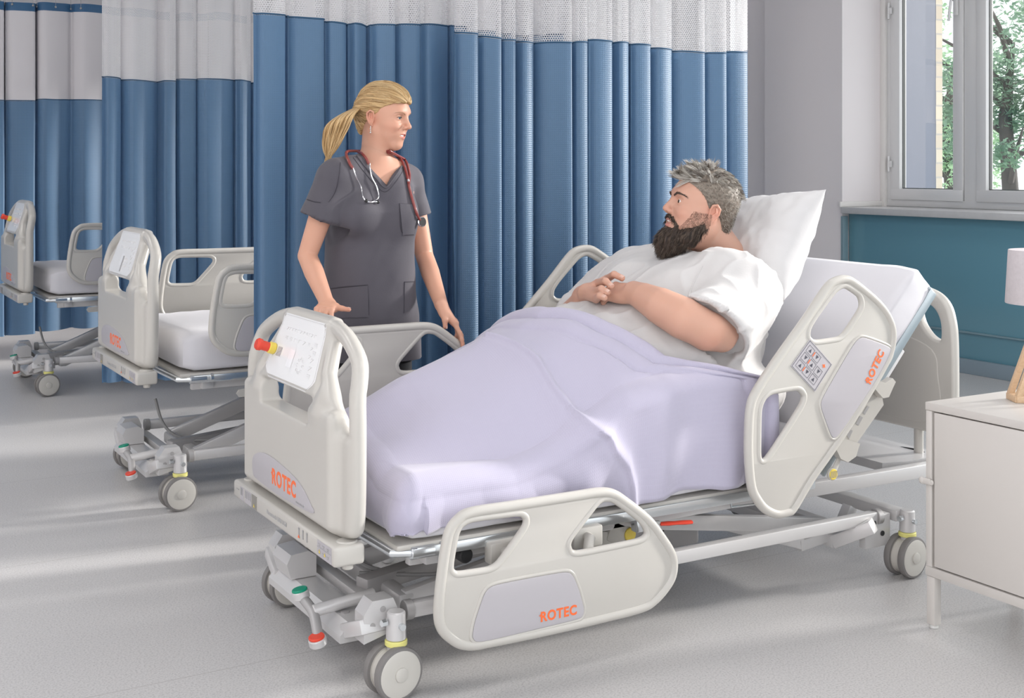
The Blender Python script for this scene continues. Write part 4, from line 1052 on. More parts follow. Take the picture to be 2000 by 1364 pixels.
def deck(parent, dz, back):
    f = MB()
    for s in (-1, 1): f.bar((.24, s*.345, .343+dz), (1.68, s*.345, .343+dz), .03, .045, .004)
    for x in (.30, 1.0, 1.56): f.bar((x, -.388, .343+dz), (x, .388, .343+dz), .05, .036, .004)
    for s in (-1, 1): f.bar((1.58, s*.36, .341+dz), (2.35, s*.36, .337+dz), .038, .046, .004)
    f.bar((2.31, -.335, .331+dz), (2.31, .335, .331+dz), .06, .036, .004)
    f.build('bed_frame', steel, parent, angle=35)
    g = MB()
    for s in (-1, 1): g.bar((.23, s*.415, .375+dz), (1.66, s*.415, .375+dz), .028, .03, .003)
    g.tube([(.225, -.415, .375+dz), (.175, -.395, .375+dz), (.165, 0, .375+dz), (.175, .395, .375+dz), (.225, .415, .375+dz)], .012, 12)
    g.build('platform_rail', chrome, parent, angle=35)
    co = MB()
    for s in (-1, 1):
        co.cyl((.215, s*.415, .375+dz), (.285, s*.415, .375+dz), .018, n=18, bev=.002); co.cyl((.30, s*.415, .375+dz), (.312, s*.415, .375+dz), .020, n=18)
    co.build('rail_sleeve', chrome, parent)
    p = MB(); p.box((.90, 0, .392+dz), (1.45, .84, .016), bev=.006); p.build('sleeping_platform', plastic, parent)
    bk = empty('back_section', (PIV[0], 0, PIV[1]+dz)); bk.parent = parent; bk.rotation_euler[1] = -back
    q = MB()
    for s in (-1, 1): q.bar((.02, s*.43, -.01), (.79, s*.43, -.01), .012, .034, .002)
    q.bar((.79, -.43, -.01), (.79, .43, -.01), .012, .042, .002)
    q.build('back_rail', mat('blue grey anodised rail', (.36, .41, .44), .3, metal=.5, vary=(5, .04)), bk, angle=35)
    p = MB(); p.box((.40, 0, .0), (.76, .83, .014), bev=.005); p.build('back_panel', plastic, bk)
    m_ = MB()
    for s in (-1, 1): m_.box((.36, s*.405, -.03), (.40, .03, .05), bev=.004)
    m_.bar((.1, -.25, -.04), (.6, -.25, -.04), .03, .03, .003); m_.bar((.1, .25, -.04), (.6, .25, -.04), .03, .03, .003)
    m_.build('back_frame', steel, bk, angle=35)
    return bk
def rail_hinge(parent, pts, y, s=-1):
    """two flat white links holding a side rail: pts in (x, z)"""
    m_ = MB()
    for (a, b_) in pts:
        m_.tube([(a[0], y, a[1]), (b_[0], y, b_[1])], .020, 12, flat=.35, up=(0, 1, 0))
    return m_.build('rail_bracket', plastic, parent)

def hospital_bed(yc, dz, back, label, rails, button=True):
    root = empty('hospital_bed', (XF, yc, 0), label, 'bed', 'hospital beds in the ward')
    bumper(root, dz); footboard(root, dz, button); headboard(root, dz=dz); undercarriage(root, dz); bk = deck(root, dz, back)
    UP = .345
    L = math.radians(14)
    lc = (lambda L_: (sum(p[0] for p in L_)/len(L_), sum(p[1] for p in L_)/len(L_)))
    for which, state, s in rails:
        y = s*.52; q = s
        if which == 'foot':
            d = (0, dz) if state == 'down' else ((-.035, dz+UP+.01) if dz < .1 else (.09 if s > 0 else .03, dz+UP))
            lg = rail2d([(875, 1012)], z6)[0]
            side_rail(root, shift2(FOOT_RAIL, *d), [shift2(FR_HA, *d), shift2(FR_HB, *d)], shift2(FR_IN, *d), y, (lg[0]+d[0], lg[1]+d[1], .037, 0.0), None, side=q)
            cx_ = .55+d[0]
            b_ = MB()
            for xx in (cx_-.10, cx_+.17):
                zz = .30+d[1]-(0 if state == 'down' else .12)
                b_.tube([(xx, s*.505, zz), (xx+.03, s*.475, zz+(.05 if state == 'down' else -.05)), (xx+.04, s*.44, .345+dz)], .016, 12)
                b_.box((xx+.04, s*.435, .345+dz), (.10, .04, .06), bev=.006)
            b_.build('rail_bracket', plastic, root)
            if state == 'up':
                h = MB(); x0 = cx_-.11; h.prism([(x0, .44+dz), (x0+.03, .44+dz), (x0+.03, .33+dz), (x0+.0, .30+dz), (x0-.075, .30+dz), (x0-.085, .315+dz), (x0-.075, .33+dz), (x0-.01, .335+dz)], s*.495, s*.505, lambda u, v, w: (u, w, v)); h.build('release_hook', plastic, root, angle=35)
        else:
            H = [HEAD_RAIL, HR_HA, HR_HB, HR_IN, KEYP]
            pv = (PIV[0], PIV[1]); 
            if abs(back-BACK_A) > .01: H = [rot2(h, pv, back-BACK_A) for h in H]
            ox = -.29 if (s > 0 and dz < .1) else 0; oz = .05 if ox else 0
            H = [shift2(h, ox, dz+oz) for h in H]
            lg = rail2d([(538, 418)], z7); la = math.radians(57)+(back-BACK_A)
            if abs(back-BACK_A) > .01: lg = rot2(lg, pv, back-BACK_A)
            side_rail(root, H[0], H[1:3], H[3], y, (lg[0][0]+ox, lg[0][1]+dz+oz, .037, la), H[4] if True else None, side=q)
            # latch bracket under the rail
            R_ = lambda pts: shift2(rail2d(pts, z7) if abs(back-BACK_A) < .01 else rot2(rail2d(pts, z7), pv, back-BACK_A), ox, oz)
            P = MB()
            for poly in ([(560, 465), (600, 478), (625, 462), (636, 475), (628, 492), (612, 528), (592, 532), (555, 490)], [(420, 690), (455, 672), (512, 690), (498, 735), (470, 755), (445, 742)]):
                P.prism(shift2(R_(poly), 0, dz), y-s*.020, y-s*.045, lambda u, v, w: (u, w, v))
            P.prism(shift2(R_([(465, 670), (560, 500), (612, 528), (618, 560), (490, 745), (470, 700)]), 0, dz), y-s*.050, y-s*.065, lambda u, v, w: (u, w, v))
            P.build('rail_bracket', plastic, root, angle=35)
            P = MB()
            for poly in ([(500, 600), (512, 580), (520, 586), (508, 607)], [(520, 625), (535, 598), (545, 604), (530, 632)], [(545, 588), (560, 562), (568, 567), (552, 594)], [(485, 660), (498, 645), (510, 650), (497, 680)]):
                P.prism(shift2(R_(poly), 0, dz), y-s*.049, y-s*.0665, lambda u, v, w: (u, w, v))
            P.build('bracket_slot', steel_d, root, smooth=False)
            P = MB(); a, b_ = shift2(R_([(455, 745), (432, 800)]), 0, dz)
            P.tube([(a[0], y-s*.04, a[1]), (b_[0], y-s*.04, b_[1])], [.009, .012], 10, flat=.5, up=(0, 1, 0)); P.cyl((b_[0], y-s*.036, b_[1]), (b_[0], y-s*.046, b_[1]), .021, n=24, bev=.002)
            hl = P.build('release_handle', plastic, root)
            P = MB().cyl((b_[0], y-s*.034, b_[1]), (b_[0], y-s*.048, b_[1]), .0175, n=24, bev=.001).build('yellow_disc', yellow, hl)
            P = MB()
            for i in range(-2, 3): P.box((b_[0]+i*.006, y-s*.0335, b_[1]), (.0016, .001, .022), R=rot('Y', 15))
            P.build('disc_print', greyprint, hl, smooth=False)
    return root, bk
b1, bk1 = hospital_bed(YC, 0, BACK_A, 'nearest white hospital bed with the patient in it, backrest raised', [('foot', 'down', -1), ('foot', 'up', 1), ('head', 'up', -1), ('head', 'up', 1)])
pp = loc1(onY(1128, 600, YC+.47)); MB().cyl(pp, pp+Vector((0, 0, .075)), .019, .021, n=20, bev=.008).build('accessory_post', plastic, b1)
# red emergency-lowering lever and accessory details seen under the blanket edge
lv = MB(); a = onY(1288, 1024, YC-.40); b_ = onY(1350, 1020, YC-.40)
a = loc1(a); b_ = loc1(b_); lv.tube([a, a.lerp(b_, .25), a.lerp(b_, .5), a.lerp(b_, .75), b_], [.009, .0115, .0095, .0115, .010], 10, flat=.6, up=(0, 0, 1)); lv.build('lowering_lever', red, b1)
lv = MB(); lv.bar(a-Vector((.07, 0, -.008)), a, .012, .02, .002); lv.box(a-Vector((.08, 0, -.01)), (.03, .03, .04), bev=.003); lv.build('lever_arm', chrome, b1)
lv = MB(); c = loc1(onY(1160, 1050, YC-.33)); lv.box(c, (.15, .05, .05), R=rot('Y', 10), bev=.012); lv.box(c+Vector((.07, 0, .01)), (.07, .06, .07), R=rot('Y', 25), bev=.01); k_ = lv.build('control_box', plastic, b1)
MB().cyl(c+Vector((.11, -.01, .0)), c+Vector((.11, -.035, .0)), .020, n=20, bev=.002).build('yellow_knob', yellow, k_)
lv = MB(); c = loc1(onY(905, 1083, YC-.37)); lv.cyl(c+Vector((0, -.02, 0)), c+Vector((0, .02, 0)), .021, n=20, bev=.004); lv.build('black_knob', blackp, b1)
# looped wire bracket beneath the platform at the near side
lv = MB(); q = [loc1(onY(*z7(*p), YC-.41)) for p in ((45, 872), (50, 905), (130, 895), (128, 860))]; lv.tube(q, .004, 8); lv.build('wire_loop', chrome, b1)
# cables under the headboard
lv = MB(); lv.tube(smooth_loop([(2.05, -.1, .40), (2.15, .1, .42), (2.28, .2, .40), (2.33, .0, .35), (2.36, -.25, .36), (2.30, -.38, .30)], 6, False), .008, 8); lv.tube(smooth_loop([(2.0, .1, .36), (2.1, -.05, .36), (2.2, -.2, .33), (2.34, -.1, .30)], 6, False), .007, 8); lv.build('power_cable', blackp, b1)
lv = MB(); lv.prism([(2.10, -.30), (2.20, -.325), (2.34, -.325), (2.40, -.28), (2.40, .28), (2.34, .325), (2.20, .325), (2.10, .30)], .335, .365, lambda u, v, w: (u, v, w)); lv.box((2.37, -.325, .349), (.09, .05, .024), bev=.004); lv.box((2.37, .325, .349), (.09, .05, .024), bev=.004); lv.build('head_bracket', steel, b1, angle=35)
b2, bk2 = hospital_bed(5.49, .155, 0, 'empty second hospital bed partly hidden by the curtain behind the nurse', [('foot', 'up', -1), ('foot', 'up', 1), ('head', 'up', 1)], button=False)
b3, bk3 = hospital_bed(8.43, .21, 0, 'farthest empty hospital bed at the left edge with a bare mattress', [('head', 'up', 1), ('foot', 'up', -1)], button=True)
for o in (b2,): pass

# ---- mattresses (rest on the beds)
sheetm = mat('white bed sheet', (.66, .65, .685), .9, sheen=.2, vary=(2, .01), bump=(25, .15))
def mattress(name, label, x0, x1, y, z0, z1, back=None, m=sheetm, seed=1, hw=.43):
    """soft box lofted along a profile; back = (pivot x, pivot z, angle, length)"""
    path = []
    n1 = 40
    for i in range(n1+1): path.append((x0+(x1-x0)*i/n1, z0, 0.0))
    if back:
        L_ = back[3]; R0 = .16; a = back[2]
        for i in range(1, 9): t = i/8*a; path.append((x1+R0*math.sin(t), z0+R0*(1-math.cos(t)), t))
        ex, ez = path[-1][0], path[-1][1]
        for i in range(1, 31): path.append((ex+math.cos(a)*L_*i/30, ez+math.sin(a)*L_*i/30, a))
    T = z1-z0; V = []; ring = []
    nr = 48
    for i in range(nr):
        a = 2*PI*i/nr; c, s = math.cos(a), math.sin(a); e = .22
        ring.append((math.copysign(abs(c)**e, c), math.copysign(abs(s)**e, s)))
    Fc = []; N_ = len(path); S = [0]
    for p, q in zip(path, path[1:]): S.append(S[-1]+math.hypot(q[0]-p[0], q[1]-p[1]))
    for i, (x, z, a) in enumerate(path):
        d = min(S[i], S[-1]-S[i]); e = min(1, d/.06); k = math.sqrt(max(0, 1-(1-e)**2)); kk = .80+.2*k
        for (u, v) in ring:
            wr = mn.noise(Vector((S[i]*5+seed*9, u*2.2, v*2)))*.010+mn.noise(Vector((S[i]*16+seed, u*6, v*6)))*.0035
            h = T/2+T/2*v*kk+wr*(v > 0); yy = u*(hw*(.965+.035*k)+wr)
            V.append((x-math.sin(a)*h, y+yy, z+math.cos(a)*h))
    for i in range(N_-1):
        for j in range(nr): a = i*nr+j; b_ = i*nr+(j+1) % nr; Fc.append((a, b_, b_+nr, a+nr))
    Fc.append(tuple(range(nr))[::-1]); Fc.append(tuple((N_-1)*nr+j for j in range(nr)))
    o = MB().add(V, Fc).build(name, m, angle=80)
    return tag(o, label, 'mattress')
mattress('mattress', 'white-sheeted mattress under the patient, bent up at the raised backrest', XF+.19, XF+PIV[0]-.02, YC, .402, .555, (0, 0, BACK_A, .70))
mattress('mattress', 'bare white mattress on the second bed', XF+.19, XF+2.25, 5.49, .402+.155, .402+.155+.165, seed=3)
mattress('mattress', 'bare white mattress on the farthest bed', XF+.19, XF+2.25, 8.43, .402+.21, .402+.21+.165, seed=4)
# ================================================================= the nurse
SKIN_N = (.67, .365, .258); SKIN_M = (.61, .35, .26)
skin = mat('skin', (.7, .5, .4), .45, sss=.12, vcol=True, spec=.35)
hairm = mat('hair', (.5, .4, .2), .55, vcol=True, spec=.4)
nurse = empty('person', (1.86, 4.2, 0), 'nurse in grey scrubs with blonde ponytail standing behind the nearest bed, hands on its rail', 'person')
def child(o, root):
    o.parent = root; o.matrix_parent_inverse = Matrix.Translation(root.location).inverted(); return o
NY = 4.20
hc = onY(751, 229, NY); NH = frame4(hc, axes(UR*.90-DC*.38-UZ*.16, UZ+UR*.02), .935)
# anchor points
ns = onY(650, 352, NY-.06); nl = onY(799, 358, NY+.06)                 # shoulders (image left is her right)
re, rw = onY(600, 500, NY-.02), onY(640, 596, 4.02); le, lw = onY(829, 500, NY+.05), onY(862, 596, 4.00)
torso_yaw = math.atan2(-B_, A_)+math.radians(14)
body = Field((1.35, 3.76, .73), (2.45, 4.52, 1.54), .0042)
nb = onY(735, 318, NY+.01)
body.ell((nb.x, nb.y+.01, nb.z-.10), (.15, .085, .13), k=.03)
body.cone(ns+Vector((.03, 0, -.01)), nl+Vector((-.03, 0, -.01)), .046, .046, k=.05); body.ell((nb.x, nb.y+.02, nb.z-.03), (.10, .06, .06), k=.04)
neck_top = NH @ Vector((-.028, 0, -.060)); body.cone(nb+Vector((0, .015, -.02)), neck_top, .054, .050, k=.03)
body.cone(nb, NH @ Vector((-.004, 0, -.07)), .037, .036, k=.03)
for s_, e_, w_ in ((ns, re, rw), (nl, le, lw)):
    body.path([s_, s_.lerp(e_, .45), e_, e_.lerp(w_, .35), w_], [.044, .042, .034, .035, .024], k=.008)
# trunk and legs under the clothes keep the figure continuous
body.loft([.84, 1.2, 1.30], [nb.x]*3, [nb.y]*3, [.12, .13, .12], [.08, .09, .07], torso_yaw, k=.03)
hr = onY(640, 600, 3.965); 
tipsR = hand_sdf(body, rw+Vector((0, 0, .002)), -DC*.90-UR*.02-UZ*.12, UZ, 1, .92, curl=((22, 35, 20), (26, 38, 20), (28, 40, 20), (30, 40, 20)), thumb=((.028, .032, -.002), (.046, .060, -.004), (.056, .088, -.006)))
tipsL = hand_sdf(body, lw, onY(914, 664, 3.93)-lw, UZ*.62+UR*.72+DC*.05, -1, .98, curl=((6, 14, 10), (10, 18, 12), (16, 22, 14), (20, 26, 14)), thumb=((.030, .030, -.010), (.056, .044, -.020), (.076, .044, -.034)))
P1, Q1 = body.mesh()
C1 = np.tile(np.array(SKIN_N)*.96, (len(P1), 1)); n_ = vnoise(P1*14)[:, None]*.03; C1 = C1*(1+n_)*np.array([1, 1, 1])
def redden(P, C, pts, r, base):
    for p in pts:
        g = np.exp(-np.sum((P-np.array(p))**2, 1)/r**2)[:, None]*.35; C[:] = C*(1-g)+np.array(base)*np.array([1.02, .72, .70])*g
redden(P1, C1, [t[0] for t in tipsR+tipsL], .016, SKIN_N)
hd = Field(tuple(hc-Vector((.16, .16, .17))), tuple(hc+Vector((.16, .16, .17))), .0021)
head_sdf(hd, NH, False, smile=1.3, openm=.0045)
hd.cone(nb+Vector((0, .015, -.02)), neck_top, .054, .050, k=.03); hd.cone(nb, NH @ Vector((-.004, 0, -.07)), .037, .036, k=.03)
P2, Q2 = hd.mesh(); C2, L2 = head_cols(P2, NH, SKIN_N, (.62, .20, .18), False)
child(np_mesh('body_skin', [(P1, Q1, C1), (P2, Q2, C2)], skin), nurse)
child_e = bpy.data.objects['body_skin']
for o in [nurse]: pass
def with_root(fn, root):
    before = set(COL.objects); fn()
    for o in COL.objects:
        if o not in before and o.parent is None: child(o, root)
class Tmp: pass
eyes_root = None
from mathutils.bvhtree import BVHTree as BVT
def nurse_face():
    global bvhN
    bvhN = BVT.FromPolygons([Vector(v) for v in P2], [list(map(int, q)) for q in Q2])
    eyes(None, NH, (1, -.25, -.05), (.10, .17, .20)); add_brows(None, NH, (.30, .18, .09), 'light brown brow', .0013, bvhN)
    t = MB(); t.tube([NH @ Vector(v) for v in ((.0660, -.0320, -.0525), (.0825, -.019, -.0590), (.0895, 0, -.0620), (.0825, .019, -.0590), (.0660, .0320, -.0525))], [.002, .0046, .0052, .0046, .002], 8); t.build('teeth', mat('teeth', (.85, .82, .76), .2, vary=(9, .02)))
    # lashes
    for s in (-1, 1):
        l = MB(); l.tube([NH @ Vector(v) for v in ((.0835, s*.031-s*.0135, .0070), (.0880, s*.031-s*.006, .0112), (.0890, s*.031, .0122), (.0860, s*.031+s*.008, .0115), (.0775, s*.031+s*.0165, .0085))], [.0010, .0017, .0019, .0017, .0012], 6); l.build('eyelashes', mat('dark lashes', (.04, .02, .015), .6, vary=(9, .1)))
    # earring
    e = MB(); p = NH @ Vector((-.010, -.083, -.040)); e.tube([p, p-UZ*.010, p-UZ*.022], [.0016, .0012, .0012], 6); e.sphere(p-UZ*.010, .0032, 10, 8); e.sphere(p-UZ*.024, .0036, 10, 8); e.build('earring', mat('silver', (.8, .8, .78), .15, metal=1, vary=(9, .03)))
    # nails
    nails(None, tipsL+tipsR[-1:], .95)
with_root(nurse_face, nurse)
# ---- hair
def hair_field(fr, prims, cut, h, lo=.16):
    c = fr.to_translation(); F = Field(tuple(c-Vector((lo,)*3)), tuple(c+Vector((lo,)*3)), h); F.frame(fr)
    for p in prims: F.ell(*p[:2], k=p[2] if len(p) > 2 else .02)
    for p in cut: F.ell(*p[:2], k=.006, op='s')
    F.frame(Matrix.Identity(4)); return F
HF = hair_field(NH, [((-.016, 0, .044), (.109, .086, .098)), ((.026, 0, .066), (.072, .070, .064)), ((-.085, 0, .012), (.05, .055, .06)), ((-.075, 0, -.040), (.034, .050, .050), .03)],
                [((.088, 0, -.038), (.104, .20, .106)), ((.125, 0, .03), (.05, .055, .050)), ((-.020, .09, -.03), (.026, .03, .045)), ((-.020, -.09, -.03), (.026, .03, .045)), ((.0, 0, -.10), (.09, .2, .055))], .0023)
P, Q = HF.mesh(); N_ = HF.normals(P); inv = np.array(NH.inverted()); L = P @ inv[:3, :3].T+inv[:3, 3]
tx, tz = -.118, .018
ang = np.arctan2(L[:, 2]-tz-.10*np.clip(L[:, 0]+.118, 0, 1), np.abs(L[:, 1])+.02); rad = np.hypot(L[:, 0]-tx, L[:, 2]-tz)
co = np.stack([ang*16, L[:, 0]*9, np.sign(L[:, 1])*2+0*ang], 1)
g1 = vnoise(co); g2 = vnoise(co*np.array([3.1, 1.5, 1])+5)
P = P+N_*((g1*.0022+g2*.0011))[:, None]
t_ = np.clip(.5+.35*g1+.45*g2, 0, 1)[:, None]
HC = np.array((.30, .165, .06))*(1-t_)+np.array((.72, .50, .25))*t_
rootd = np.clip(1-(np.abs(L[:, 1])/.03), 0, 1)[:, None]*0
child(np_mesh('hair', [(P, Q, HC)], hairm), nurse)
def strands(paths_fn, n, m, name, root, col0, col1, seed, r0=.0016, sides=4):
    """many tapered hair locks in one mesh with per-lock colour"""
    rnd = random.Random(seed); V = []; Fq = []; C = []
    for i in range(n):
        pr = paths_fn(rnd)
        if pr is None: continue
        pts, rs = pr; k = len(V); T = None; nrm = None; t = rnd.random(); c = [a+(b-a)*t for a, b in zip(col0, col1)]
        nn = len(pts)
        for j, p in enumerate(pts):
            tg = (pts[min(j+1, nn-1)]-pts[max(j-1, 0)]).normalized()
            if nrm is None: nrm = tg.orthogonal()
            nrm = (nrm-tg*nrm.dot(tg)).normalized(); bn = tg.cross(nrm)
            for q in range(sides): a = 2*PI*q/sides; V.append(p+(nrm*math.cos(a)+bn*math.sin(a))*rs[j]); C.append(c)
        for j in range(nn-1):
            for q in range(sides): Fq.append((k+j*sides+q, k+j*sides+(q+1) % sides, k+(j+1)*sides+(q+1) % sides, k+(j+1)*sides+q))
    return child(np_mesh(name, [(np.array([tuple(v) for v in V]), np.array(Fq), np.array(C))], m), root)
tie = NH @ Vector((-.118, -.012, .022))
tail = [tie, onY(668, 232, NY-.02), onY(655, 262, NY-.01), onY(644, 300, NY), onY(636, 322, NY+.01)]
tail = [Vector(p) for p in smooth_loop([tuple(v) for v in tail], 5, False)]
def tailfn(r):
    a = r.uniform(0, 2*PI); q = math.sqrt(r.random()); end = r.uniform(.72, 1.0); n = int(len(tail)*end); out = []
    ax = UR*math.cos(a)*q+DC*math.sin(a)*q*.7+UZ*(.3*q*math.cos(a))
    ph = r.uniform(0, 6)
    for j in range(n):
        t = j/len(tail); w_ = .010+.042*math.sin(min(1, t*1.35)*PI)**.8*(1-.25*t); out.append(tail[j]+ax*w_+UR*math.sin(t*7+ph)*.003)
    rs = [.0022*(1-.85*(j/n)**2) for j in range(n)]
    return out, rs
strands(tailfn, 420, hairm, 'ponytail', nurse, (.36, .20, .07), (.78, .56, .30), 5)
def combdir(p, n):
    q = tie-p; q = q+UZ*.25*max(0, q.length-.04); return q-n*q.dot(n)
near_tie = np.linalg.norm(P-np.array(tie), axis=1) > .02
comb('combed_strands', nurse, P, N_, near_tie, combdir, 1500, 7, .075, .00085, (.30, .16, .055), (.86, .66, .38), 12, lift=.0008)
def tiefn():
    m_ = MB(); m_.tube([tie+(UR*math.cos(a)*.5+UZ*math.cos(a)*.9+DC*math.sin(a))*.0125 for a in np.linspace(0, 2*PI, 17)[:-1]], .0032, 8, closed=True); m_.build('hair_tie', blackp)
with_root(tiefn, nurse)
# ---- scrubs
top = Field((1.35, 3.82, .70), (2.42, 4.55, 1.50), .005)
cz = [.70, .86, .95, 1.10, 1.24, 1.33, 1.40]
ctr = [onY(725, 640, NY), onY(722, 600, NY), onY(721, 540, NY), onY(724, 470, NY), onY(726, 400, NY), onY(727, 350, NY), onY(732, 320, NY)]
top.loft(cz, [c.x for c in ctr], [c.y+.005 for c in ctr], [.187, .180, .172, .160, .162, .155, .09], [.135, .130, .120, .112, .120, .088, .055], torso_yaw, k=.02, e=2.3)
top.cone(ns+Vector((.01, 0, .008)), nl+Vector((-.01, 0, .008)), .055, .053, k=.06); top.cone(ns+Vector((.02, 0, .02)), nb+Vector((-.02, .01, -.01)), .045, .05, k=.05); top.cone(nl+Vector((-.02, 0, .02)), nb+Vector((.02, .01, -.01)), .045, .05, k=.05)
for s in (-1, 1): pass
bc = onY(700, 420, NY-.095); bc2 = onY(772, 424, NY-.06); top.ell(bc, (.065, .05, .065), k=.06); top.ell(bc2, (.060, .05, .065), k=.06)
for s_, e_, q_, rr in ((ns, re, .50, .078), (nl, le, .46, .064)):
    en = s_.lerp(e_, q_+.12)
    top.path([s_+Vector((0, 0, .004)), s_.lerp(e_, .3), en], [.056, .062, rr], k=.03)
    # cut the hem flat, open the cuff
    dn = (e_-s_).normalized(); cut = s_.lerp(e_, q_)
    top.func(lambda X, Y, Z: np.maximum(np.sqrt((X-cut.x)**2+(Y-cut.y)**2+(Z-cut.z)**2)-.12, -((X-cut.x)*dn.x+(Y-cut.y)*dn.y+(Z-cut.z)*dn.z)), tuple(cut-Vector((.12,)*3)), tuple(cut+Vector((.12,)*3)), k=.002, op='s')
    top.cone(cut-dn*.022, cut+dn*.05, rr-.026, rr-.016, k=.004, op='s')
# put back the flank that the cuff cut may have opened
top.loft(cz[:5], [c.x for c in ctr[:5]], [c.y+.005 for c in ctr[:5]], [.180, .174, .166, .154, .140], [.13, .126, .116, .108, .10], torso_yaw, k=.01, e=2.3)
# V neck
vt = onY(752, 366, NY-.12); vl = onY(693, 296, NY-.10); vr = onY(792, 302, NY-.05)
def vneck(X, Y, Z):
    d = Vector(_dir(735, 320)).normalized()
    def plane(a, b):   # plane through a, b and the viewing depth axis
        n = (Vector(b)-Vector(a)).cross(DC).normalized(); return n, Vector(a)
    n1, a1 = plane(vt, vl); n2, a2 = plane(vr, vt)
    if n1.dot(Vector((735, 0, 0))) == 0: pass
    c = (vl+vr)/2
    if n1.dot(c-a1) > 0: n1 = -n1
    if n2.dot(c-a2) > 0: n2 = -n2
    d1 = (X-a1.x)*n1.x+(Y-a1.y)*n1.y+(Z-a1.z)*n1.z; d2 = (X-a2.x)*n2.x+(Y-a2.y)*n2.y+(Z-a2.z)*n2.z
    back = (X-nb.x)*DC.x+(Y-nb.y)*DC.y+(Z-nb.z)*DC.z-.03
    return np.maximum(np.maximum(d1, d2), back)
top.func(vneck, (1.5, 3.9, 1.2), (2.3, 4.5, 1.5), k=.006, op='s')
top.cone(nb+Vector((0, .015, -.03)), nb+Vector((0, .02, .2)), .070, .085, k=.006, op='s')
P, Q = top.mesh(); N_ = top.normals(P)
# folds: under the arms, diagonal from the shoulder, at the waist
w1 = vnoise(np.stack([P[:, 0]*9+P[:, 2]*5, P[:, 1]*9, P[:, 2]*3.2], 1)); w2 = vnoise(np.stack([P[:, 0]*22-P[:, 2]*11, P[:, 1]*20, P[:, 2]*9], 1))
P = P+N_*(w1*.009+w2*.0042)[:, None]
scrub = mat('grey scrub cloth', (.085, .079, .096), .8, vary=(4, .04), sheen=.1, bump=(220, .12))
so = child(np_mesh('scrub_top', [(P, Q)], scrub), nurse)
class _o: pass
def bvh_world(objs):
    from mathutils.bvhtree import BVHTree
    V = []; Fc = []
    for o in objs:
        k = len(V); V += [v.co.copy() for v in o.data.vertices]; Fc += [[i+k for i in p.vertices] for p in o.data.polygons]
    return BVHTree.FromPolygons(V, Fc)
bvn = bvh_world([so, bpy.data.objects['body_skin']]); bvt = bvh_world([so])
def nurse_details():
    seam = mat('scrub seam', (.05, .046, .06), .8, vary=(9, .05))
    def line(name, pts, r=.0016, off=.001, m_=seam, flat=1):
        q = surf_path(bvt, pts, off)
        if len(q) > 2: MB().tube(q, r, 6).build(name, m_)
    # neckline binding
    line('neck_seam', [(697, 305), (712, 325), (733, 348), (752, 367), (768, 350), (784, 325)], .0028, .002, scrub)
    line('neck_seam', [(690, 308), (706, 330), (728, 355), (751, 375), (772, 357), (789, 330)], .0011, .0008)
    # chest pocket, lower pockets
    def patch(name, quad, n=10, off=.0035):
        V = []; ok = True
        for i in range(n+1):
            for j in range(n+1):
                u, v = i/n, j/n; a, b_, c, d = quad
                x = (a[0]*(1-u)+b_[0]*u)*(1-v)+(d[0]*(1-u)+c[0]*u)*v; y = (a[1]*(1-u)+b_[1]*u)*(1-v)+(d[1]*(1-u)+c[1]*u)*v
                p = on_surface(bvt, x, y, off)
                if p is None: ok = False; break
                V.append(p)
            if not ok: break
        if ok: MB().add(V, [(i*(n+1)+j, (i+1)*(n+1)+j, (i+1)*(n+1)+j+1, i*(n+1)+j+1) for i in range(n) for j in range(n)]).build(name, scrub)
    patch('chest_pocket', [(780, 398), (806, 400), (809, 457), (786, 459)]); line('pocket_seam', [(780, 398), (781, 425), (783, 448), (790, 458), (808, 459)]); line('pocket_seam', [(780, 398), (808, 400)])
    patch('front_pocket', [(634, 566), (718, 558), (720, 620), (631, 622)]); line('pocket_seam', [(634, 566), (676, 560), (718, 557)]); line('pocket_seam', [(718, 557), (720, 590), (720, 616)])
    patch('front_pocket', [(790, 551), (812, 550), (812, 612), (789, 614)]); line('pocket_seam', [(790, 551), (812, 550)]); line('pocket_seam', [(790, 551), (789, 612)])
    line('sleeve_seam', [(665, 318), (662, 345), (655, 375), (642, 395)]); line('cuff_seam', [(590, 424), (610, 430), (630, 433)]); line('sleeve_pocket_seam', [(600, 390), (613, 394), (626, 396)])
with_root(nurse_details, nurse)
# trousers and shoes behind the bed
tr_ = Field((1.5, 3.95, .03), (2.2, 4.5, .95), .008)
hp = onY(722, 600, NY)
for s in (-1, 1):
    o_ = UR*s*.085; tr_.path([Vector((hp.x, hp.y, .80))+o_*.8, Vector((hp.x, hp.y, .50))+o_, Vector((hp.x, hp.y+.03, .09))+o_*1.05], [.085, .075, .058], k=.03)
tr_.ell((hp.x, hp.y, .84), (.13, .085, .07), k=.05)
P, Q = tr_.mesh(); P = P+tr_.normals(P)*(vnoise(P*np.array([14, 14, 7]))*.004)[:, None]
child(np_mesh('trousers', [(P, Q)], mat('black trousers', (.012, .012, .016), .8, vary=(5, .1))), nurse)
for s in (-1, 1):
    sh = Field((1.4, 3.8, -.01), (2.3, 4.6, .14), .006); c = Vector((hp.x, hp.y+.02, 0))+UR*s*.09-DC*.05
    sh.path([c+DC*.08+UZ*.045, c-DC*.03+UZ*.040, c-DC*.12+UZ*.030], [.042, .042, .032], k=.02); sh.func(lambda X, Y, Z: Z+0*X+0*Y, (1.4, 3.8, -.05), (2.3, 4.6, .2), k=.002, op='s') if False else None
    P, Q = sh.mesh(); P[:, 2] = np.maximum(P[:, 2], .0); child(np_mesh('shoe', [(P, Q)], mat('white clog', (.75, .75, .75), .5, vary=(5, .02))), nurse)

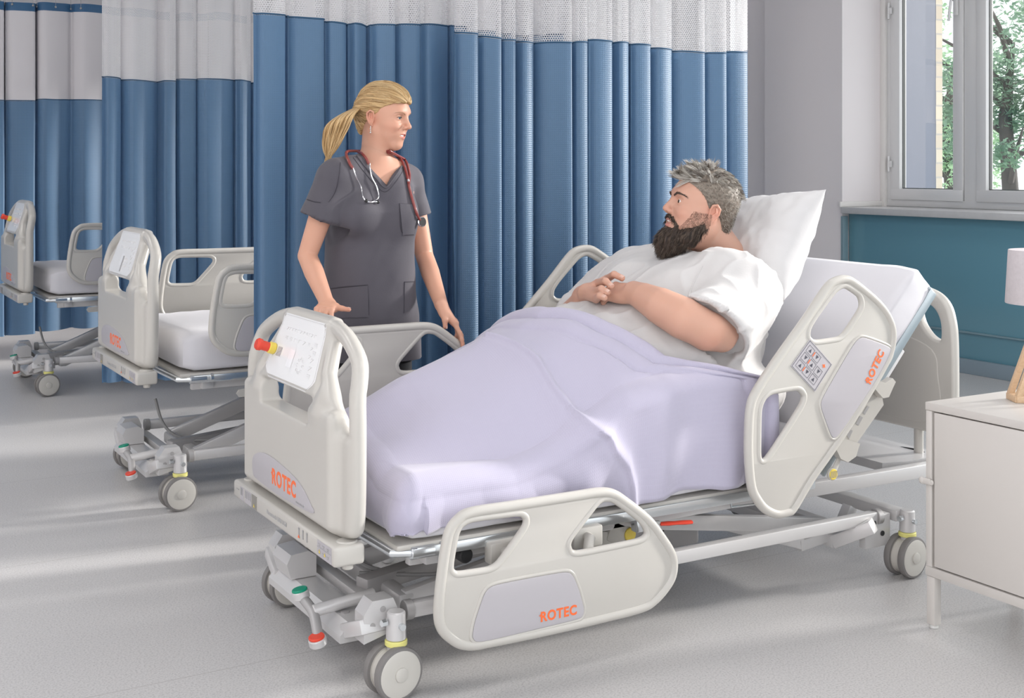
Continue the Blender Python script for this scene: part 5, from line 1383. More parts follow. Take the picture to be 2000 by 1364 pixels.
# ---- stethoscope round the neck
st = empty('stethoscope', (1.9, 4.1, 1.4), 'burgundy stethoscope hanging round the neck of the nurse', 'stethoscope')
def steth():
    tub = mat('burgundy tubing', (.24, .045, .04), .3, coat=.3, vary=(9, .05))
    L1 = surf_path(bvn, [(681, 296), (676, 305), (681, 322), (687, 331)], .007, 5); 
    L2 = surf_path(bvn, [(690, 290), (702, 300), (712, 312), (717, 322)], .007, 5)
    R1 = surf_path(bvn, [(756, 296), (772, 306), (784, 320), (792, 345), (797, 370), (803, 392), (812, 421)], .007, 6); R2 = surf_path(bvn, [(760, 291), (776, 301), (790, 318), (796, 340), (795, 362)], .008, 6)
    for L_ in (L1, L2, R1, R2):
        if len(L_) > 2: MB().tube(L_, .0052, 12).build('tubing', tub)
    # behind the neck
    back = nb+Vector((0, .09, .045)); MB().tube(smooth_loop([tuple(L1[0]), tuple(L1[0]+DC*.035+UZ*.012+UR*.006), tuple(back), tuple(R1[0]+Vector((.0, .04, .02))), tuple(R1[0])], 6, False), .0052, 12).build('tubing', tub)
    met = mat('polished steel', (.78, .78, .80), .12, metal=1, vary=(9, .02))
    for pts in ([(686, 330), (691, 345), (702, 366), (707, 388), (716, 397), (727, 397), (735, 398)], [(718, 322), (722, 345), (733, 366), (738, 383), (734, 392), (722, 397), (713, 395)]):
        q = surf_path(bvn, pts, .010, 5); MB().tube(q, .0026, 10).build('ear_tube', met); MB().sphere(q[-1], .0065, 12, 8).build('ear_tip', blackp)
    p = on_surface(bvn, 816, 433, .012) or onY(816, 433, NY); d = -DC*.75+UR*.6+UZ*.1
    d.normalize(); ch = MB().cyl(p, p+d*.010, .0185, n=28, bev=.003).cyl(p-d*.008, p, .008, n=16).build('chest_piece', met); 
    MB().cyl(p+d*.009, p+d*.0115, .015, n=24).build('diaphragm', blackp)
    q = surf_path(bvn, [(803, 392), (808, 408), (813, 424)], .008, 4)
    if len(q) > 1: MB().tube(q+[p], .0045, 10).build('tubing', tub)
    MB().cyl(R1[len(R1)//2], R1[len(R1)//2+1], .0062, n=12).build('tube_clip', met)
with_root(steth, st)
# ================================================================= patient, pillow, blanket
pat = empty('person', (2.55, YC, .56), 'bearded patient in white gown lying in bed with hands folded on his belly', 'person')
MY = 3.37
mc = onY(1367, 408, MY); MH = frame4(mc, axes(-UR*.95-DC*.22+UZ*.22, UZ+UR*.1), 1.10)
bt = lambda px, py, Y: onY(px, py, Y)
# joints
shN = bt(1462, 585, 3.16); elN = bt(1385, 645, 3.05); wrN = bt(1238, 572, 3.26)
shF = Vector((2.70, 3.72, .99)); elF = Vector((2.42, 3.80, .80)); wrF = bt(1140, 580, 3.52)
chest = Vector((2.66, 3.42, .86))
skinF = Field((1.95, 2.85, .55), (3.05, 3.98, 1.22), .0048)
skinF.path([shF, shF.lerp(elF, .5), elF, elF.lerp(wrF, .35), elF.lerp(wrF, .75), wrF], [.075, .068, .056, .056, .040, .034], k=.012)
skinF.path([shN, bt(1432, 622, 3.10), bt(1408, 652, 3.05), bt(1378, 644, 3.035), bt(1335, 622, 3.065), bt(1290, 598, 3.14), bt(1258, 581, 3.21), wrN], [.062, .058, .050, .060, .066, .058, .046, .038], k=.02)
skinF.cone(bt(1410, 664, 3.045), bt(1385, 650, 3.04), .034, .052, k=.03)
nkb = bt(1400, 490, MY+.02); nkt = MH @ Vector((-.03, 0, -.055))
skinF.cone(nkb+Vector((.03, 0, -.03)), nkt, .082, .070, k=.03); skinF.ell(tuple(chest), (.20, .20, .14), k=.05)
# the near (left) hand lies flat on the belly, the far hand is laid over it with interlaced fingers
tipA = hand_sdf(skinF, wrN, bt(1165, 568, 3.40)-wrN, UZ*.80-DC*.55-UR*.1, -1, 1.06, curl=((25, 45, 30), (28, 48, 30), (30, 50, 30), (34, 50, 30)), fat=1.15, thumb=((.026, .026, -.010), (.056, .036, -.018), (.082, .036, -.026)), spread=(4, 1, -2, -5))
kn = [bt(1186, 545, 3.45), bt(1168, 553, 3.42), bt(1163, 570, 3.38), bt(1164, 584, 3.35)]
tp = [bt(1214, 545, 3.34), bt(1193, 561, 3.31), bt(1186, 573, 3.30), bt(1180, 584, 3.29)]
md = [bt(1199, 538, 3.37), bt(1182, 551, 3.345), bt(1174, 566, 3.325), bt(1171, 580, 3.31)]
palmF = bt(1146, 572, 3.47)
skinF.cone(wrF, palmF, .036, .030, k=.02)
for i in range(4):
    skinF.cone(palmF, kn[i], .024, .0145, k=.012); lift = -DC*.012+UZ*.004
    skinF.cone(kn[i], md[i]+lift, .0135, .0118, k=.004); skinF.cone(md[i]+lift, tp[i]+lift, .0118, .0102, k=.004); skinF.ell(tp[i]+lift, .0104, k=.003)
P1, Q1 = skinF.mesh(); C1 = np.tile(np.array(SKIN_M), (len(P1), 1)); C1 = C1*(1+vnoise(P1*12)[:, None]*.05)
redden(P1, C1, [tuple(p) for p in tp]+[tuple(p) for p in kn], .014, SKIN_M); redden(P1, C1, [tuple(elN+Vector((-.03, -.045, -.02)))], .035, SKIN_M)
hdm = Field(tuple(mc-Vector((.19, .19, .20))), tuple(mc+Vector((.19, .19, .19))), .0024)
head_sdf(hdm, MH, True, smile=.7, openm=.006)
hdm.cone(nkb+Vector((.03, 0, -.03)), nkt, .082, .070, k=.03)
hdm.ell(MH @ Vector((.015, 0, -.085)), (.06, .055, .045), k=.04); hdm.frame(MH); hdm.ell((.005, 0, -.050), (.056, .076, .058), k=.03); hdm.frame(Matrix.Identity(4))
P2, Q2 = hdm.mesh(); C2, L2 = head_cols(P2, MH, SKIN_M, (.55, .22, .19), True)
child(np_mesh('body_skin', [(P1, Q1, C1), (P2, Q2, C2)], skin), pat)
def man_face():
    eyes(None, MH, (1, .12, .0), (.09, .05, .03)); add_brows(None, MH, (.06, .04, .03), 'dark brow', .0032, BVT.FromPolygons([Vector(v) for v in P2], [list(map(int, q)) for q in Q2]))
    t = MB(); t.tube([MH @ Vector(v) for v in ((.0845, -.018, -.0565), (.0915, -.010, -.0575), (.0935, 0, -.0578), (.0915, .010, -.0575), (.0845, .018, -.0565))], [.002, .0036, .004, .0036, .002], 8); t.build('teeth', MATS['teeth'])
    nails(None, [(tp[i]-DC*.012+UZ*.004, (tp[i]-md[i]).normalized(), (UZ*.75-DC*.65), .0104) for i in range(4)], 1.0)
with_root(man_face, pat)
# ---- hair: clipped sides, longer tousled grey top; full beard
MHF = hair_field(MH, [((-.016, 0, .042), (.106, .083, .096)), ((-.07, 0, -.02), (.042, .062, .062))],
                 [((.086, 0, -.045), (.100, .20, .118)), ((.10, 0, .045), (.035, .09, .035)), ((-.018, .09, -.03), (.028, .03, .048)), ((-.018, -.09, -.03), (.028, .03, .048))], .0025, .18)
P, Q = MHF.mesh(); inv = np.array(MH.inverted()); L = P @ inv[:3, :3].T+inv[:3, 3]; g1 = vnoise(L*np.array([160, 160, 260])); N_ = MHF.normals(P); P = P+N_*(g1*.0010)[:, None]
t_ = np.clip(.45+.4*g1+(L[:, 2]-.02)*5, 0, 1)[:, None]; HC = np.array((.09, .065, .048))*(1-t_)+np.array((.27, .23, .19))*t_
child(np_mesh('hair', [(P, Q, HC)], hairm), pat)
HP, HN = P, N_; Rm3 = np.array(MH.to_3x3())/1.10; fw, lf_, up_ = Rm3[:, 0], Rm3[:, 1], Rm3[:, 2]
topk = (L[:, 2] > .085) | ((L[:, 2] > .062) & (L[:, 0] < -.02) & (np.abs(L[:, 1]) < .055))
fv, lv_, uv_ = Vector(fw), Vector(lf_), Vector(up_)
def topdir(p, n):
    x = (MH.inverted() @ p).x; f = max(0, min(1, (x+.05)/.10)); return fv*(-.95+1.95*f)+n*(.05+.85*f)+uv_*.0
comb('hair_top', pat, HP, HN, topk & (L[:, 0] > -.02), topdir, 2000, 6, .038, .0011, (.13, .10, .08), (.70, .67, .62), 3, clump=16, wild=.28)
comb('hair_crown', pat, HP, HN, topk & (L[:, 0] < 0), lambda p, n: n*.22-fv*.9-uv_*.35, 2600, 5, .026, .0010, (.12, .09, .07), (.62, .59, .54), 33, clump=10, wild=.14)
frk = (L[:, 0] > .030) & (L[:, 2] > .075)
comb('hair_fringe', pat, HP, HN, frk, lambda p, n: fv*1.1+n*.35+uv_*.1, 700, 8, .058, .0014, (.20, .17, .13), (.78, .75, .70), 31, clump=18, wild=.42)
sdk = (L[:, 2] < .10) & (L[:, 0] < .05)
comb('hair_sides', pat, HP, HN, sdk, lambda p, n: n*.35-fv*.55-uv_*.8, 3200, 3, .010, .0009, (.06, .045, .035), (.50, .47, .42), 4, lift=.003, wild=.15)
# beard volume along jaw and chin
BF = Field(tuple(mc-Vector((.24, .20, .26))), tuple(mc+Vector((.16, .16, .05))), .0025); BF.frame(MH)
for s in (-1, 1):
    BF.path([(-.002, s*.070, -.012), (.000, s*.068, -.030), (.008, s*.066, -.060), (.035, s*.052, -.092), (.066, s*.026, -.112)], [.005, .009, .019, .030, .032], k=.02)
    BF.path([(.0935, s*.006, -.043), (.087, s*.020, -.049), (.076, s*.033, -.064), (.070, s*.036, -.085)], [.0065, .0080, .0095, .013], k=.006)
BF.ell((.074, 0, -.128), (.040, .038, .040), k=.03); BF.ell((.080, 0, -.098), (.022, .030, .022), k=.02); BF.path([(.075, 0, -.12), (.070, 0, -.150)], [.036, .026], k=.02)
BF.ell((.115, 0, -.062), (.024, .0235, .0125), k=.006, op='s')
BF.frame(Matrix.Identity(4)); P, Q = BF.mesh(); L = P @ inv[:3, :3].T+inv[:3, 3]; N_ = BF.normals(P)
an = np.arctan2(L[:, 1], L[:, 0]-.02); g1 = vnoise(np.stack([an*22, L[:, 2]*25, L[:, 0]*30], 1)); P = P+N_*(g1*.0028)[:, None]
t_ = np.clip(.3+.5*g1, 0, 1)[:, None]; HC = np.array((.022, .015, .012))*(1-t_)+np.array((.10, .065, .045))*t_
child(np_mesh('beard', [(P, Q, HC)], hairm), pat)
BP, BN = P, N_
comb('beard_hairs', pat, BP, BN, (L[:, 2] < -.066) | (np.abs(L[:, 1]) > .03), lambda p, n: n*.25-uv_*.9+fv*.25, 4800, 5, .023, .0009, (.018, .012, .010), (.20, .15, .115), 8, wild=.16, clump=6)
comb('moustache_hairs', pat, BP, BN, (L[:, 2] > -.066) & (np.abs(L[:, 1]) < .034) & (L[:, 0] > .06), lambda p, n: n*.2-uv_*.8+lv_*(1.0 if (MH.inverted() @ p).y > 0 else -1.0), 500, 4, .013, .0008, (.018, .012, .010), (.10, .07, .05), 18, wild=.1)
HM_N = hdm.normals(P2); ck = (np.abs(L2[:, 1]) > .045) & (L2[:, 2] < -.012) & (L2[:, 2] > -.075) & (L2[:, 0] < .062-.5*(L2[:, 2]+.05)) & (L2[:, 0] > -.012) & (L2[:, 2] < .01-L2[:, 0]*.55)
comb('cheek_stubble', pat, P2, HM_N, ck, lambda p, n: n*.30-uv_*.8+fv*.2, 4500, 3, .007, .00032, (.10, .055, .04), (.28, .17, .12), 9, wild=.15)

# ---- blanket height field shared by blanket and gown fitting
ZT = .578
def smoothmax(a, b, k): h = max(k-abs(a-b), 0)/k; return max(a, b)+h*h*k*.25
TX = [1.36, 1.44, 1.52, 1.63, 1.78, 1.93, 2.05, 2.14, 2.30, 2.5, 2.7]; TZ = [.60, .645, .69, .745, .800, .850, .890, .925, .955, .96, .95]; TW = [.30, .31, .33, .36, .41, .46, .52, .56, .60, .60, .60]
def Hf(X, Y):
    T = float(np.interp(X, TX, TZ)); W = float(np.interp(X, TX, TW)); r = abs(Y-3.43)/W
    q = 1-r**1.8 if r < 1 else 0; q = q*q*(3-2*q)*.35+q*.65
    b = ZT+(T-ZT)*q
    # two legs under the cloth towards the foot end
    k = max(0, min(1, (2.0-X)/.4)); b += .018*k*math.cos((Y-3.43)*2*PI/.30)*q
    b += max(0, X-2.62)*0.9*(1 if Y < 3.1 else 0)*0
    return b
EDGE_Y = [2.90, 2.965, 2.985, 3.05, 3.20, 3.40, 3.65, 3.75, 3.85, 3.92]; EDGE_X = [2.70, 2.685, 2.58, 2.345, 2.235, 2.135, 2.12, 2.12, 2.14, 2.16]
def Xe(Y): return float(np.interp(Y, EDGE_Y, EDGE_X))
Y0, Y1, X0 = 2.968, 3.845, 1.402; RR = .062
def place(sx, sy, lift=0.0):
    """cloth coordinates (along the bed, across the bed) -> world; beyond the mattress edges the cloth hangs"""
    ox = max(0, X0+RR-sx); oy0 = max(0, Y0+RR-sy); oy1 = max(0, sy-(Y1-RR))
    X = max(sx, X0+RR); Y = min(max(sy, Y0+RR), Y1-RR); h = Hf(X, Y)+lift
    o = math.hypot(ox, max(oy0, oy1)); 
    if o <= 0: return Vector((X, Y, h))
    dx, dy = -ox/o, (-(oy0)+oy1)/o; a = o/RR
    if a < PI/2: out, dr = RR*math.sin(a), RR*(1-math.cos(a))
    else:
        e = (o-RR*PI/2)/(.20-RR*PI/2); out = RR+.010*math.sin(min(e, 1)*PI); dr = RR+min(e, 1.06)*(h-.432-RR)
    dr *= 1
    out += lift*min(1, a)
    z = h-dr; 
    return Vector((X+dx*out, Y+dy*out, z-lift*min(1, a)))
crease_px = [(905, 664), (950, 672), (1000, 690), (1045, 722), (1065, 755), (1085, 790), (1110, 822), (1150, 852), (1190, 882), (1215, 912), (1224, 945), (1226, 985)]
def on_H(px, py):
    d = _dir(px, py); s = 2.5
    for _ in range(400):
        p = Vector((d[0]*s, d[1]*s, CAM_H+d[2]*s)); X, Y = p.x, p.y
        h = Hf(max(X, X0), min(max(Y, Y0), Y1))
        if Y < Y0 : s += .004; continue
        if p.z <= h: break
        s += .004
    else: return None
    return p
def to_cloth(pxs):
    CR = []
    for q in crease_px:
        p = on_H(*q)
        if p is not None:
            if p.y < Y0+.03 or q[1] > 905:
                p = onY(q[0], q[1], Y0-.005); h = Hf(p.x, Y0+RR); e = (h-RR-p.z)/(h-.432-RR)
                if e < 0: CR.append((p.x, Y0+RR*.4)); continue
                CR.append((p.x, Y0+RR-(RR*PI/2+e*(.20-RR*PI/2))))
            else: CR.append((p.x, p.y))
    
    return CR
CR = to_cloth(crease_px)
CR2 = to_cloth([(1105, 770), (1150, 812), (1200, 846), (1250, 868), (1290, 900), (1318, 945), (1338, 995)])
CR3 = to_cloth([(1000, 668), (1060, 690), (1120, 712), (1170, 742)])
def seg_side(x, y, CR=None):
    CR = CR or globals()['CR']
    best = 9; sd = 1
    for a, b in zip(CR, CR[1:]):
        vx, vy = b[0]-a[0], b[1]-a[1]; t = max(0, min(1, ((x-a[0])*vx+(y-a[1])*vy)/(vx*vx+vy*vy+1e-9))); dx, dy = x-a[0]-vx*t, y-a[1]-vy*t; d = math.hypot(dx, dy)
        if d < best: best = d; sd = 1 if vx*(y-a[1])-vy*(x-a[0]) > 0 else -1
    return best*sd
blm = mat('lilac thermal blanket', (.46, .435, .55), .9, sheen=.35, vary=(5, .015)); nt, N, L_, b = nodes_of(blm)
uvn = N.new('ShaderNodeUVMap'); sp = N.new('ShaderNodeSeparateXYZ'); L_.new(uvn.outputs[0], sp.inputs[0]); os_ = []
for a_ in 'XY':
    q = N.new('ShaderNodeMath'); q.operation = 'PINGPONG'; q.inputs[1].default_value = .003; L_.new(sp.outputs[a_], q.inputs[0]); p = N.new('ShaderNodeMath'); p.operation = 'MULTIPLY'; p.inputs[1].default_value = 333; L_.new(q.outputs[0], p.inputs[0]); os_.append(p)
mn_ = N.new('ShaderNodeMath'); mn_.operation = 'MINIMUM'; L_.new(os_[0].outputs[0], mn_.inputs[0]); L_.new(os_[1].outputs[0], mn_.inputs[1])
bp = N.new('ShaderNodeBump'); bp.inputs['Strength'].default_value = .22; bp.inputs['Distance'].default_value = .0015; L_.new(mn_.outputs[0], bp.inputs['Height']); L_.new(bp.outputs[0], b.inputs['Normal'])
def blanket():
    SY0, SY1 = Y0+RR-.20, Y1-RR+.20; SX0 = X0+RR-.20
    NU, NV = 330, 230; V = []; UV = []
    side0 = seg_side(2.2, 3.1)
    for j in range(NV+1):
        sy = SY0+(SY1-SY0)*j/NV; xe = Xe(max(sy, 2.95)) if sy > 2.93 else 2.70-.06*(2.93-sy)
        hemw = .012*mn.noise(Vector((sy*4, 0, 2)))
        for i in range(NU+1):
            sx = SX0+(xe-SX0)*i/NU; e = xe-sx
            near = max(0, Y0+RR-sy); far = max(0, sy-(Y1-RR)); foot = max(0, X0+RR-sx)
            lift = .004
            # rolled back top edge: two soft rolls
            if e < .055: lift += .026*math.sqrt(max(0, 1-((e-.0275)/.0275)**2))
            elif e < .120: lift += .014*math.sqrt(max(0, 1-((e-.0875)/.0325)**2))
            else: lift += .002*math.exp(-(e-.12)/.02)
            sd = seg_side(sx, sy)
            if side0 < 0: sd = -sd
            if e > .12 or True:
                ramp = min(1, max(0, sd/.004)); s2 = seg_side(sx, sy, CR2); s3 = seg_side(sx, sy, CR3); lift += .016*math.exp(-(abs(s2)/(.020 if s2*side0 > 0 else .045))**1.5)+.009*math.exp(-(abs(s3)/.030)**1.6); lift += .007*ramp+.006*math.exp(-((sd-.012)/.010)**2)-.003*math.exp(-((sd+.006)/.005)**2)
            # soft drape: long folds radiating from the hips, tension across the legs
            f1 = mn.noise(Vector((sx*3.2+sy*2.0, sy*5.5-sx*2.2, 1.7))); f2 = mn.noise(Vector((sx*9-sy*6, sy*10+sx*5, 4.2))); right = max(0, min(1, (sx-1.75)/.4))
            lift += f1*.010+f2*.0035*(.4+right)
            v = sx*1.0+(sy-2.95)*.55
            lift += right*.009*math.sin(v*26+2*f1)*max(0, 1-abs(sy-3.08)/.22)*(e > .13)
            drop = max(near, far, foot)
            if drop > RR: lift += .010*math.sin(sx*23+3*f1)*min(1, (drop-RR)/.1)*(1 if foot <= 0 else 0)+.008*math.sin(sy*25+2)*min(1, (drop-RR)/.1)*(1 if foot > 0 else 0)
            p = place(sx, sy, max(lift, .002)); 
            # drooping wrap at the top edge
            if e < .012: p.z -= (.012-e)*1.2
            if foot > 0 and near > 0: p += Vector((-.012, -.010, .0))*min(1, foot/.08)*min(1, near/.08)
            p.z = max(p.z+hemw*min(1, drop/.2), .4165) if drop > 0 else p.z
            V.append(p); UV.append((sx, sy))
    Fc = []; M = NU+1
    for j in range(NV):
        for i in range(NU): a = j*M+i; Fc.append((a, a+1, a+M+1, a+M))
    o = meshobj('blanket', V, Fc, blm, None); uv = o.data.uv_layers.new(name='UVMap'); idx = np.empty(len(o.data.loops), int); o.data.loops.foreach_get('vertex_index', idx); uv.data.foreach_set('uv', np.array(UV)[idx].ravel())
    so_ = o.modifiers.new('thickness', 'SOLIDIFY'); so_.thickness = .004; so_.offset = -1
    return tag(o, 'lilac blanket with a rolled edge draped over the patient from waist to feet', 'blanket')
blk = blanket()
bvb = bvh_of([blk])
# ---- gown
gw = Field((2.0, 2.84, .53), (3.12, 4.02, 1.25), .006)
gw.ell((2.44, 3.43, .740), (.34, .36, .232), k=.03); gw.ell((2.62, 3.42, .80), (.30, .36, .24), k=.08)
gw.ell((2.70, 3.42, .91), (.20, .28, .18), k=.10); gw.cone(Vector((2.74, 3.20, .98)), Vector((2.76, 3.62, 1.00)), .110, .110, k=.10)
gw.ell((2.60, 3.30, .93), (.16, .14, .13), k=.09); gw.ell((2.62, 3.56, .95), (.16, .14, .13), k=.09)
# near sleeve
gw.path([bt(1415, 545, 3.20), bt(1445, 575, 3.16)], [.095, .10], k=.06)
sA, sB = bt(1455, 575, 3.15), bt(1392, 644, 3.055); hemv = (bt(1440, 712, 3.06)-bt(1338, 578, 3.06)).normalized(); axv = (sB-sA); Ls = axv.length; axv.normalize(); hemv = (hemv-axv*hemv.dot(axv)*.0).normalized(); dv = axv.cross(hemv).normalized(); capn = hemv.cross(dv).normalized()
if capn.dot(axv) < 0: capn = -capn
def sleeve(grow):
    def f(X, Y, Z):
        x, y, z = X-sA.x, Y-sA.y, Z-sA.z; a = (x*capn.x+y*capn.y+z*capn.z); T = capn.dot(sB-sA); t = np.clip(a/T, -.5, 1.0)
        x, y, z = x-axv.x*Ls*t, y-axv.y*Ls*t, z-axv.z*Ls*t
        u = x*hemv.x+y*hemv.y+z*hemv.z; v = x*dv.x+y*dv.y+z*dv.z; ra = .118+.022*t+grow; rb = .098+.004*t+grow
        return np.maximum((np.sqrt((u/ra)**2+(v/rb)**2)-1)*rb, np.maximum(a-T-(.05 if grow < 0 else 0), -a-.06))
    return f
gw.func(sleeve(0), tuple(sA-Vector((.24,)*3)), tuple(sA+Vector((.24,)*3)), k=.05)
gw.path([Vector((2.80, 3.62, .99)), shF, shF.lerp(elF, .7)], [.12, .12, .10], k=.06)
# side cloth lying on the mattress beside him
gw.ell((2.62, 3.10, .66), (.22, .12, .10), k=.06)
# neck opening
gw.cone(nkb+Vector((.04, 0, -.05)), nkt+(nkt-nkb)*.6, .100, .115, k=.01, op='s')
# carve room for the forearms so that skin shows on top of the cloth
def cuff(X, Y, Z):
    x, y, z = X-sA.x, Y-sA.y, Z-sA.z; a = (x*capn.x+y*capn.y+z*capn.z); T = capn.dot(sB-sA)
    return np.maximum(sleeve(-.014)(X, Y, Z), T-.022-a)
gw.func(cuff, tuple(sB-Vector((.17,)*3)), tuple(sB+Vector((.17,)*3)), k=.004, op='s')
gw.path([bt(1409, 664, 3.03), bt(1375, 646, 3.02), bt(1335, 622, 3.055), bt(1290, 598, 3.13), bt(1258, 581, 3.20), wrN], [.036, .060, .070, .061, .048, .038], k=.008, op='s')
P, Q = gw.mesh(); N_ = gw.normals(P)
def wr(fx, fy, fz, sh, a): return vnoise(np.stack([P[:, 0]*fx+P[:, 2]*sh, P[:, 1]*fy-P[:, 0]*sh*.6, P[:, 2]*fz+P[:, 0]*sh*.4], 1))*a
r1 = wr(5, 7, 5, 3, 1); r2 = wr(11, 14, 12, -5, 1); r3 = wr(26, 30, 28, 8, 1)
ridge = np.clip(1-np.abs(r2)*1.6, -.3, 1)**3*np.sign(np.clip(1-np.abs(r2)*1.6, -.3, 1))**0
P = P+N_*(r1*.010+ridge*.0075+r3*.0016)[:, None]
gm = mat('white cotton gown', (.62, .605, .60), .85, sheen=.2, vary=(3, .01), bump=(180, .15))
gown = child(np_mesh('gown', [(P, Q)], gm), pat)
bvg = bvh_world([gown])
def gown_bits():
    q = [nkb+(UR*math.cos(a)*.104+DC*math.sin(a)*.098)+Vector((0, 0, .012)) for a in np.linspace(0, 2*PI, 30)[:-1]]
    o = []
    for p in q:
        h = bvg.find_nearest(p); o.append(h[0]+h[1]*.001)
    MB().tube(o, .0035, 8, closed=True).build('neckband', gm)
    e = surf_path(bvg, [(1372, 520), (1352, 560), (1345, 585)], .0012, 6)
    if len(e) > 2: MB().tube(e, .002, 6).build('shoulder_seam', gm)
with_root(gown_bits, pat)
# short sleeve as its own flared cuff round the upper arm
def sleeve():
    ctr = [bt(1440, 590, 3.08), bt(1420, 622, 3.055), bt(1402, 648, 3.04), bt(1392, 660, 3.03)]
# ---- pillow
pm = mat('white pillowcase', (.63, .62, .625), .9, sheen=.2, vary=(3, .01), bump=(160, .12))
pc = Vector((3.005, 3.46, 1.105)); PR = axes(Vector((-math.sin(math.radians(58)), .05, math.cos(math.radians(58)))), (math.cos(math.radians(58)), .10, math.sin(math.radians(58))))
def pil():
    mb = MB(); n = 64; hw, hh, T = .305, .222, .135
    def sf(sgn):
        def f(u, v):
            a, b_ = u*2-1, v*2-1; pin = 1-.085*(1-abs(b_)**2)*abs(a)**2.0; pin2 = 1-.10*(1-abs(a)**2)*abs(b_)**2
            t = (max(0, 1-abs(a)**2.6)**.55)*(max(0, 1-abs(b_)**2.6)**.55)
            y = a*hw*pin; z = b_*hh*pin2; w1 = mn.noise(Vector((y*7, z*7, sgn*3)))*.012+mn.noise(Vector((y*19+z*8, z*15-y*9, sgn*5)))*.007+ .006*mn.noise(Vector((y*40, z*26, sgn)))
            dent = -.030*math.exp(-((y-.02)/.13)**2-((z+.02)/.12)**2) if sgn > 0 else 0
            return pc+PR @ Vector((sgn*(T*t+(w1+dent)*t**.4), y, z))
        return f
    mb.grid(sf(1), n, n); mb.grid(sf(-1), n, n)
    o = mb.build('pillow', pm, None, angle=80)
    import bmesh
    bm = bmesh.new(); bm.from_mesh(o.data); bmesh.ops.remove_doubles(bm, verts=bm.verts[:], dist=.0006); bmesh.ops.recalc_face_normals(bm, faces=bm.faces[:]); bm.to_mesh(o.data); bm.free()
    return tag(o, 'white pillow propped upright behind the head of the patient', 'pillow')
pil()
# ================================================================= cabinet, lamp, bag
CXF = 3.0
cab = empty('metal_cabinet', (CXF, 2.634, 0), 'white metal cabinet on square legs at the right edge, in front of the headboard', 'cabinet')
c = MB(); D = .42; Wd = 1.15
c.box((D/2, -Wd/2, .675), (D, Wd, .024), bev=.002)
c.box((D/2, -.0125, .425), (D-.003, .022, .474), bev=.002); c.box((D/2, -Wd+.0125, .425), (D-.003, .022, .474), bev=.002)
c.box((D/2, -Wd/2, .174), (D, Wd, .028), bev=.002); c.box((D-.012, -Wd/2, .42), (.010, Wd-.05, .47))
c.build('body', whitepaint, cab, angle=30)
for k in range(2):
    y0 = -.032-k*.548
    d = MB().box((.010, y0-.2715, .426), (.018, .541, .466), bev=.002).build('door', whitepaint, cab, angle=30)
for k in range(1):
    q = MB(); q.cyl((-.001, -.028, .447), (-.008, -.028, .447), .008, n=16, bev=.002); q.tube([(-.006, -.026, .447), (-.006, .004, .447)], [.010, .010], 12, flat=.35, up=(1, 0, 0)); q.sphere((-.006, .008, .447), (.005, .011, .011), 12, 8); q.build('door_latch', whitepaint, cab)
for y in (-.018, -Wd+.018):
    for x in (.018, D-.018):
        l = MB().box((x, y, .0855), (.030, .030, .147), bev=.002).build('leg', whitepaint, cab, angle=30)
        MB().cyl((x, y, .012), (x, y, 0), .013, n=16, bev=.002).build('levelling_foot', mat('pale plastic foot', (.7, .7, .68), .4, vary=(5, .02)), l)
wood = mat('light oak', (.66, .46, .29), .5); nt, N, L, b = nodes_of(wood)
tc = N.new('ShaderNodeTexCoord'); mp = N.new('ShaderNodeMapping'); mp.inputs['Scale'].default_value = (4, 60, 60); wv = N.new('ShaderNodeTexNoise'); wv.inputs['Scale'].default_value = 3; wv.inputs['Detail'].default_value = 5
rr = N.new('ShaderNodeValToRGB'); rr.color_ramp.elements[0].color = (.52, .34, .20, 1); rr.color_ramp.elements[1].color = (.74, .54, .36, 1)
L.new(tc.outputs['Object'], mp.inputs[0]); L.new(mp.outputs[0], wv.inputs['Vector']); L.new(wv.outputs['Fac'], rr.inputs[0]); L.new(rr.outputs[0], b.inputs['Base Color'])
p0 = onZ(1965, 778, .687); lamp = empty('table_lamp', (p0.x+.055, p0.y-.085, .687), 'small table lamp with wooden frame foot and grey linen shade on the white cabinet', 'lamp')
l = MB(); ux, uy = .55, -.83
def LP(s, n_, z): return Vector((s*A_*1.0-n_*.5, -s*B_-n_*.86, z))
f = MB()
for n_ in (-.03, .03):
    f.bar(LP(-.085, n_, .010), LP(.085, n_, .010), .020, .020, .002, ext=.012)
    f.bar(LP(-.085, n_, .012), LP(-.012, n_, .215), .018, .018, .002); f.bar(LP(.085, n_, .012), LP(.012, n_, .215), .018, .018, .002)
f.bar(LP(-.085, -.03, .010), LP(-.085, .03, .010), .020, .0195, .002, ext=.012); f.bar(LP(.085, -.03, .010), LP(.085, .03, .010), .020, .0195, .002, ext=.012)
f.box((0, 0, .215), (.05, .05, .018), bev=.003)
f.build('lamp_base', wood, lamp, angle=30)
MB().cyl((0, 0, .22), (0, 0, .40), .010, n=14).build('lamp_stem', chrome, lamp)
sh = MB(); sh.tube([(0, 0, .298), (0, 0, .300), (0, 0, .460), (0, 0, .462), (0, 0, .460), (0, 0, .300)], [.104, .105, .096, .095, .094, .103], 48, closed=True)
lin = mat('grey linen shade', (.56, .52, .54), .9, vary=(90, .10), bump=(300, .3)); sh.build('lamp_shade', lin, lamp)
bag = MB(); rr_ = random.Random(2)
cc = onZ(128, 660, 0.03)
def bg(u, v):
    a = v*2*PI; t = u*2-1; r = (1-abs(t)**3.5)**.5 if abs(t) < 1 else 0
    return (t*.36+.02*math.sin(a), .14*r*math.cos(a)*(1+.15*mn.noise(Vector((t*3, a, 0)))), max(0.0, .06+.075*r*math.sin(a)*(1+.25*mn.noise(Vector((t*4, a, 3))))+.02*t))
bag.grid(bg, 30, 24)
o = bag.build('holdall', mat('black cloth', (.012, .013, .018), .8, vary=(5, .2))); o.location = (2.35, 9.35, 0)
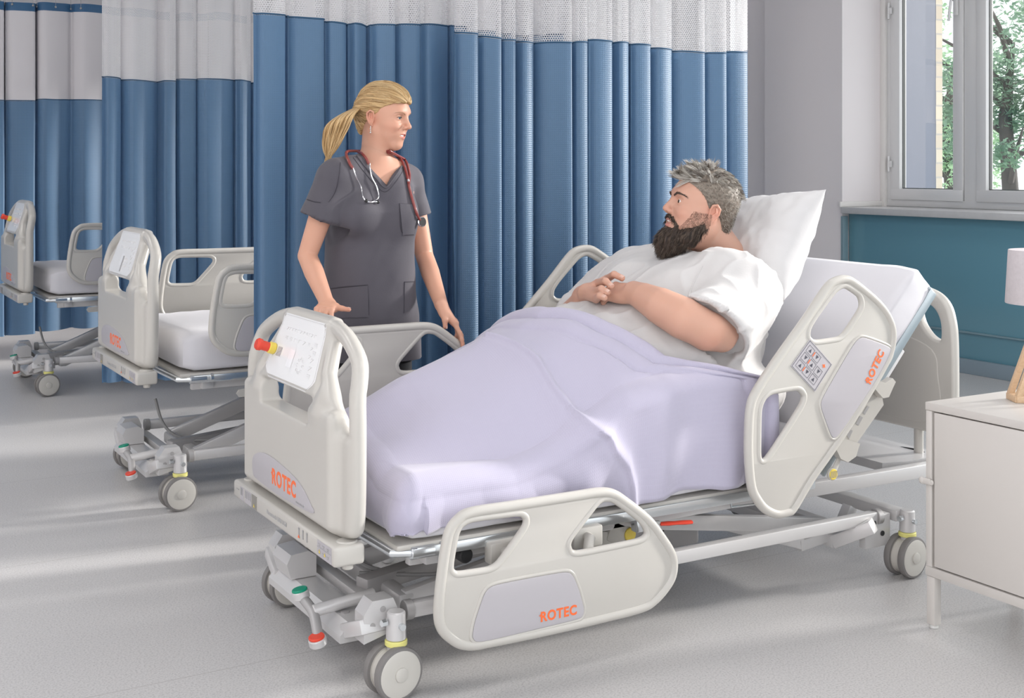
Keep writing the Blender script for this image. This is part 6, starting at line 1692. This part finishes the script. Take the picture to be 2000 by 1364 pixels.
tag(o, 'black soft bag lying flat on the floor beneath the farthest bed', 'bag')
# ================================================================= separate pieces of one kind become parts of their own
def split_pieces(o):
    me = o.data; n = len(me.vertices); par = list(range(n))
    def find(a):
        while par[a] != a: par[a] = par[par[a]]; a = par[a]
        return a
    for e in me.edges:
        a, b_ = find(e.vertices[0]), find(e.vertices[1])
        if a != b_: par[a] = b_
    isl = {}
    for i in range(n): isl.setdefault(find(i), []).append(i)
    K = list(isl.values()); box = []
    for k in K:
        c = [me.vertices[i].co for i in k]; box.append(([min(v[j] for v in c) for j in range(3)], [max(v[j] for v in c) for j in range(3)]))
    sz = [max(h[j]-l[j] for j in range(3)) for l, h in box]; q = list(range(len(K)))
    def f2(a):
        while q[a] != a: a = q[a]
        return a
    for a in range(len(K)):
        for b_ in range(a+1, len(K)):
            g = math.sqrt(sum(max(0, box[a][0][j]-box[b_][1][j], box[b_][0][j]-box[a][1][j])**2 for j in range(3)))
            if g <= max(.02, .5*max(sz[a], sz[b_])):
                x, y = f2(a), f2(b_)
                if x != y: q[x] = y
    groups = {}
    for a in range(len(K)): groups.setdefault(f2(a), set()).update(K[a])
    if len(groups) < 2: return
    base = o.name.split('.')[0]; polys = [(tuple(p.vertices), p.use_smooth) for p in me.polygons]; m = me.materials[0]; first = True
    for g in groups.values():
        ids = sorted(g); mp = {v: i for i, v in enumerate(ids)}; F = [tuple(mp[v] for v in p) for p, _s in polys if p[0] in g]
        nm = bpy.data.meshes.new(base); nm.from_pydata([me.vertices[i].co[:] for i in ids], [], F); nm.update(); nm.materials.append(m)
        sm = polys[0][1]; nm.polygons.foreach_set('use_smooth', [sm]*len(nm.polygons))
        if sm: nm.set_sharp_from_angle(angle=math.radians(40))
        if first: o.data = nm; first = False
        else:
            c = bpy.data.objects.new(base, nm); COL.objects.link(c); c.parent = o.parent; c.matrix_parent_inverse = o.matrix_parent_inverse.copy(); c.location = o.location; c.rotation_euler = o.rotation_euler
SPLIT = ('rail_bracket', 'rail_end_collar', 'rail_sleeve', 'bolt_head', 'bolt_hole', 'bolt', 'base_rail', 'lift_arm', 'pedal_cup', 'back_frame', 'bracket_slot', 'back_rail', 'sticker_print', 'figure_pictogram', 'head_cross_beam', 'foot_cross_beam', 'cable', 'power_cable', 'platform_rail', 'bed_frame', 'warning_triangle', 'bumper_cap', 'head_bracket', 'control_box', 'cover_box')
for o in list(COL.objects):
    if o.type == 'MESH' and o.name.split('.')[0] in SPLIT and not o.children: split_pieces(o)
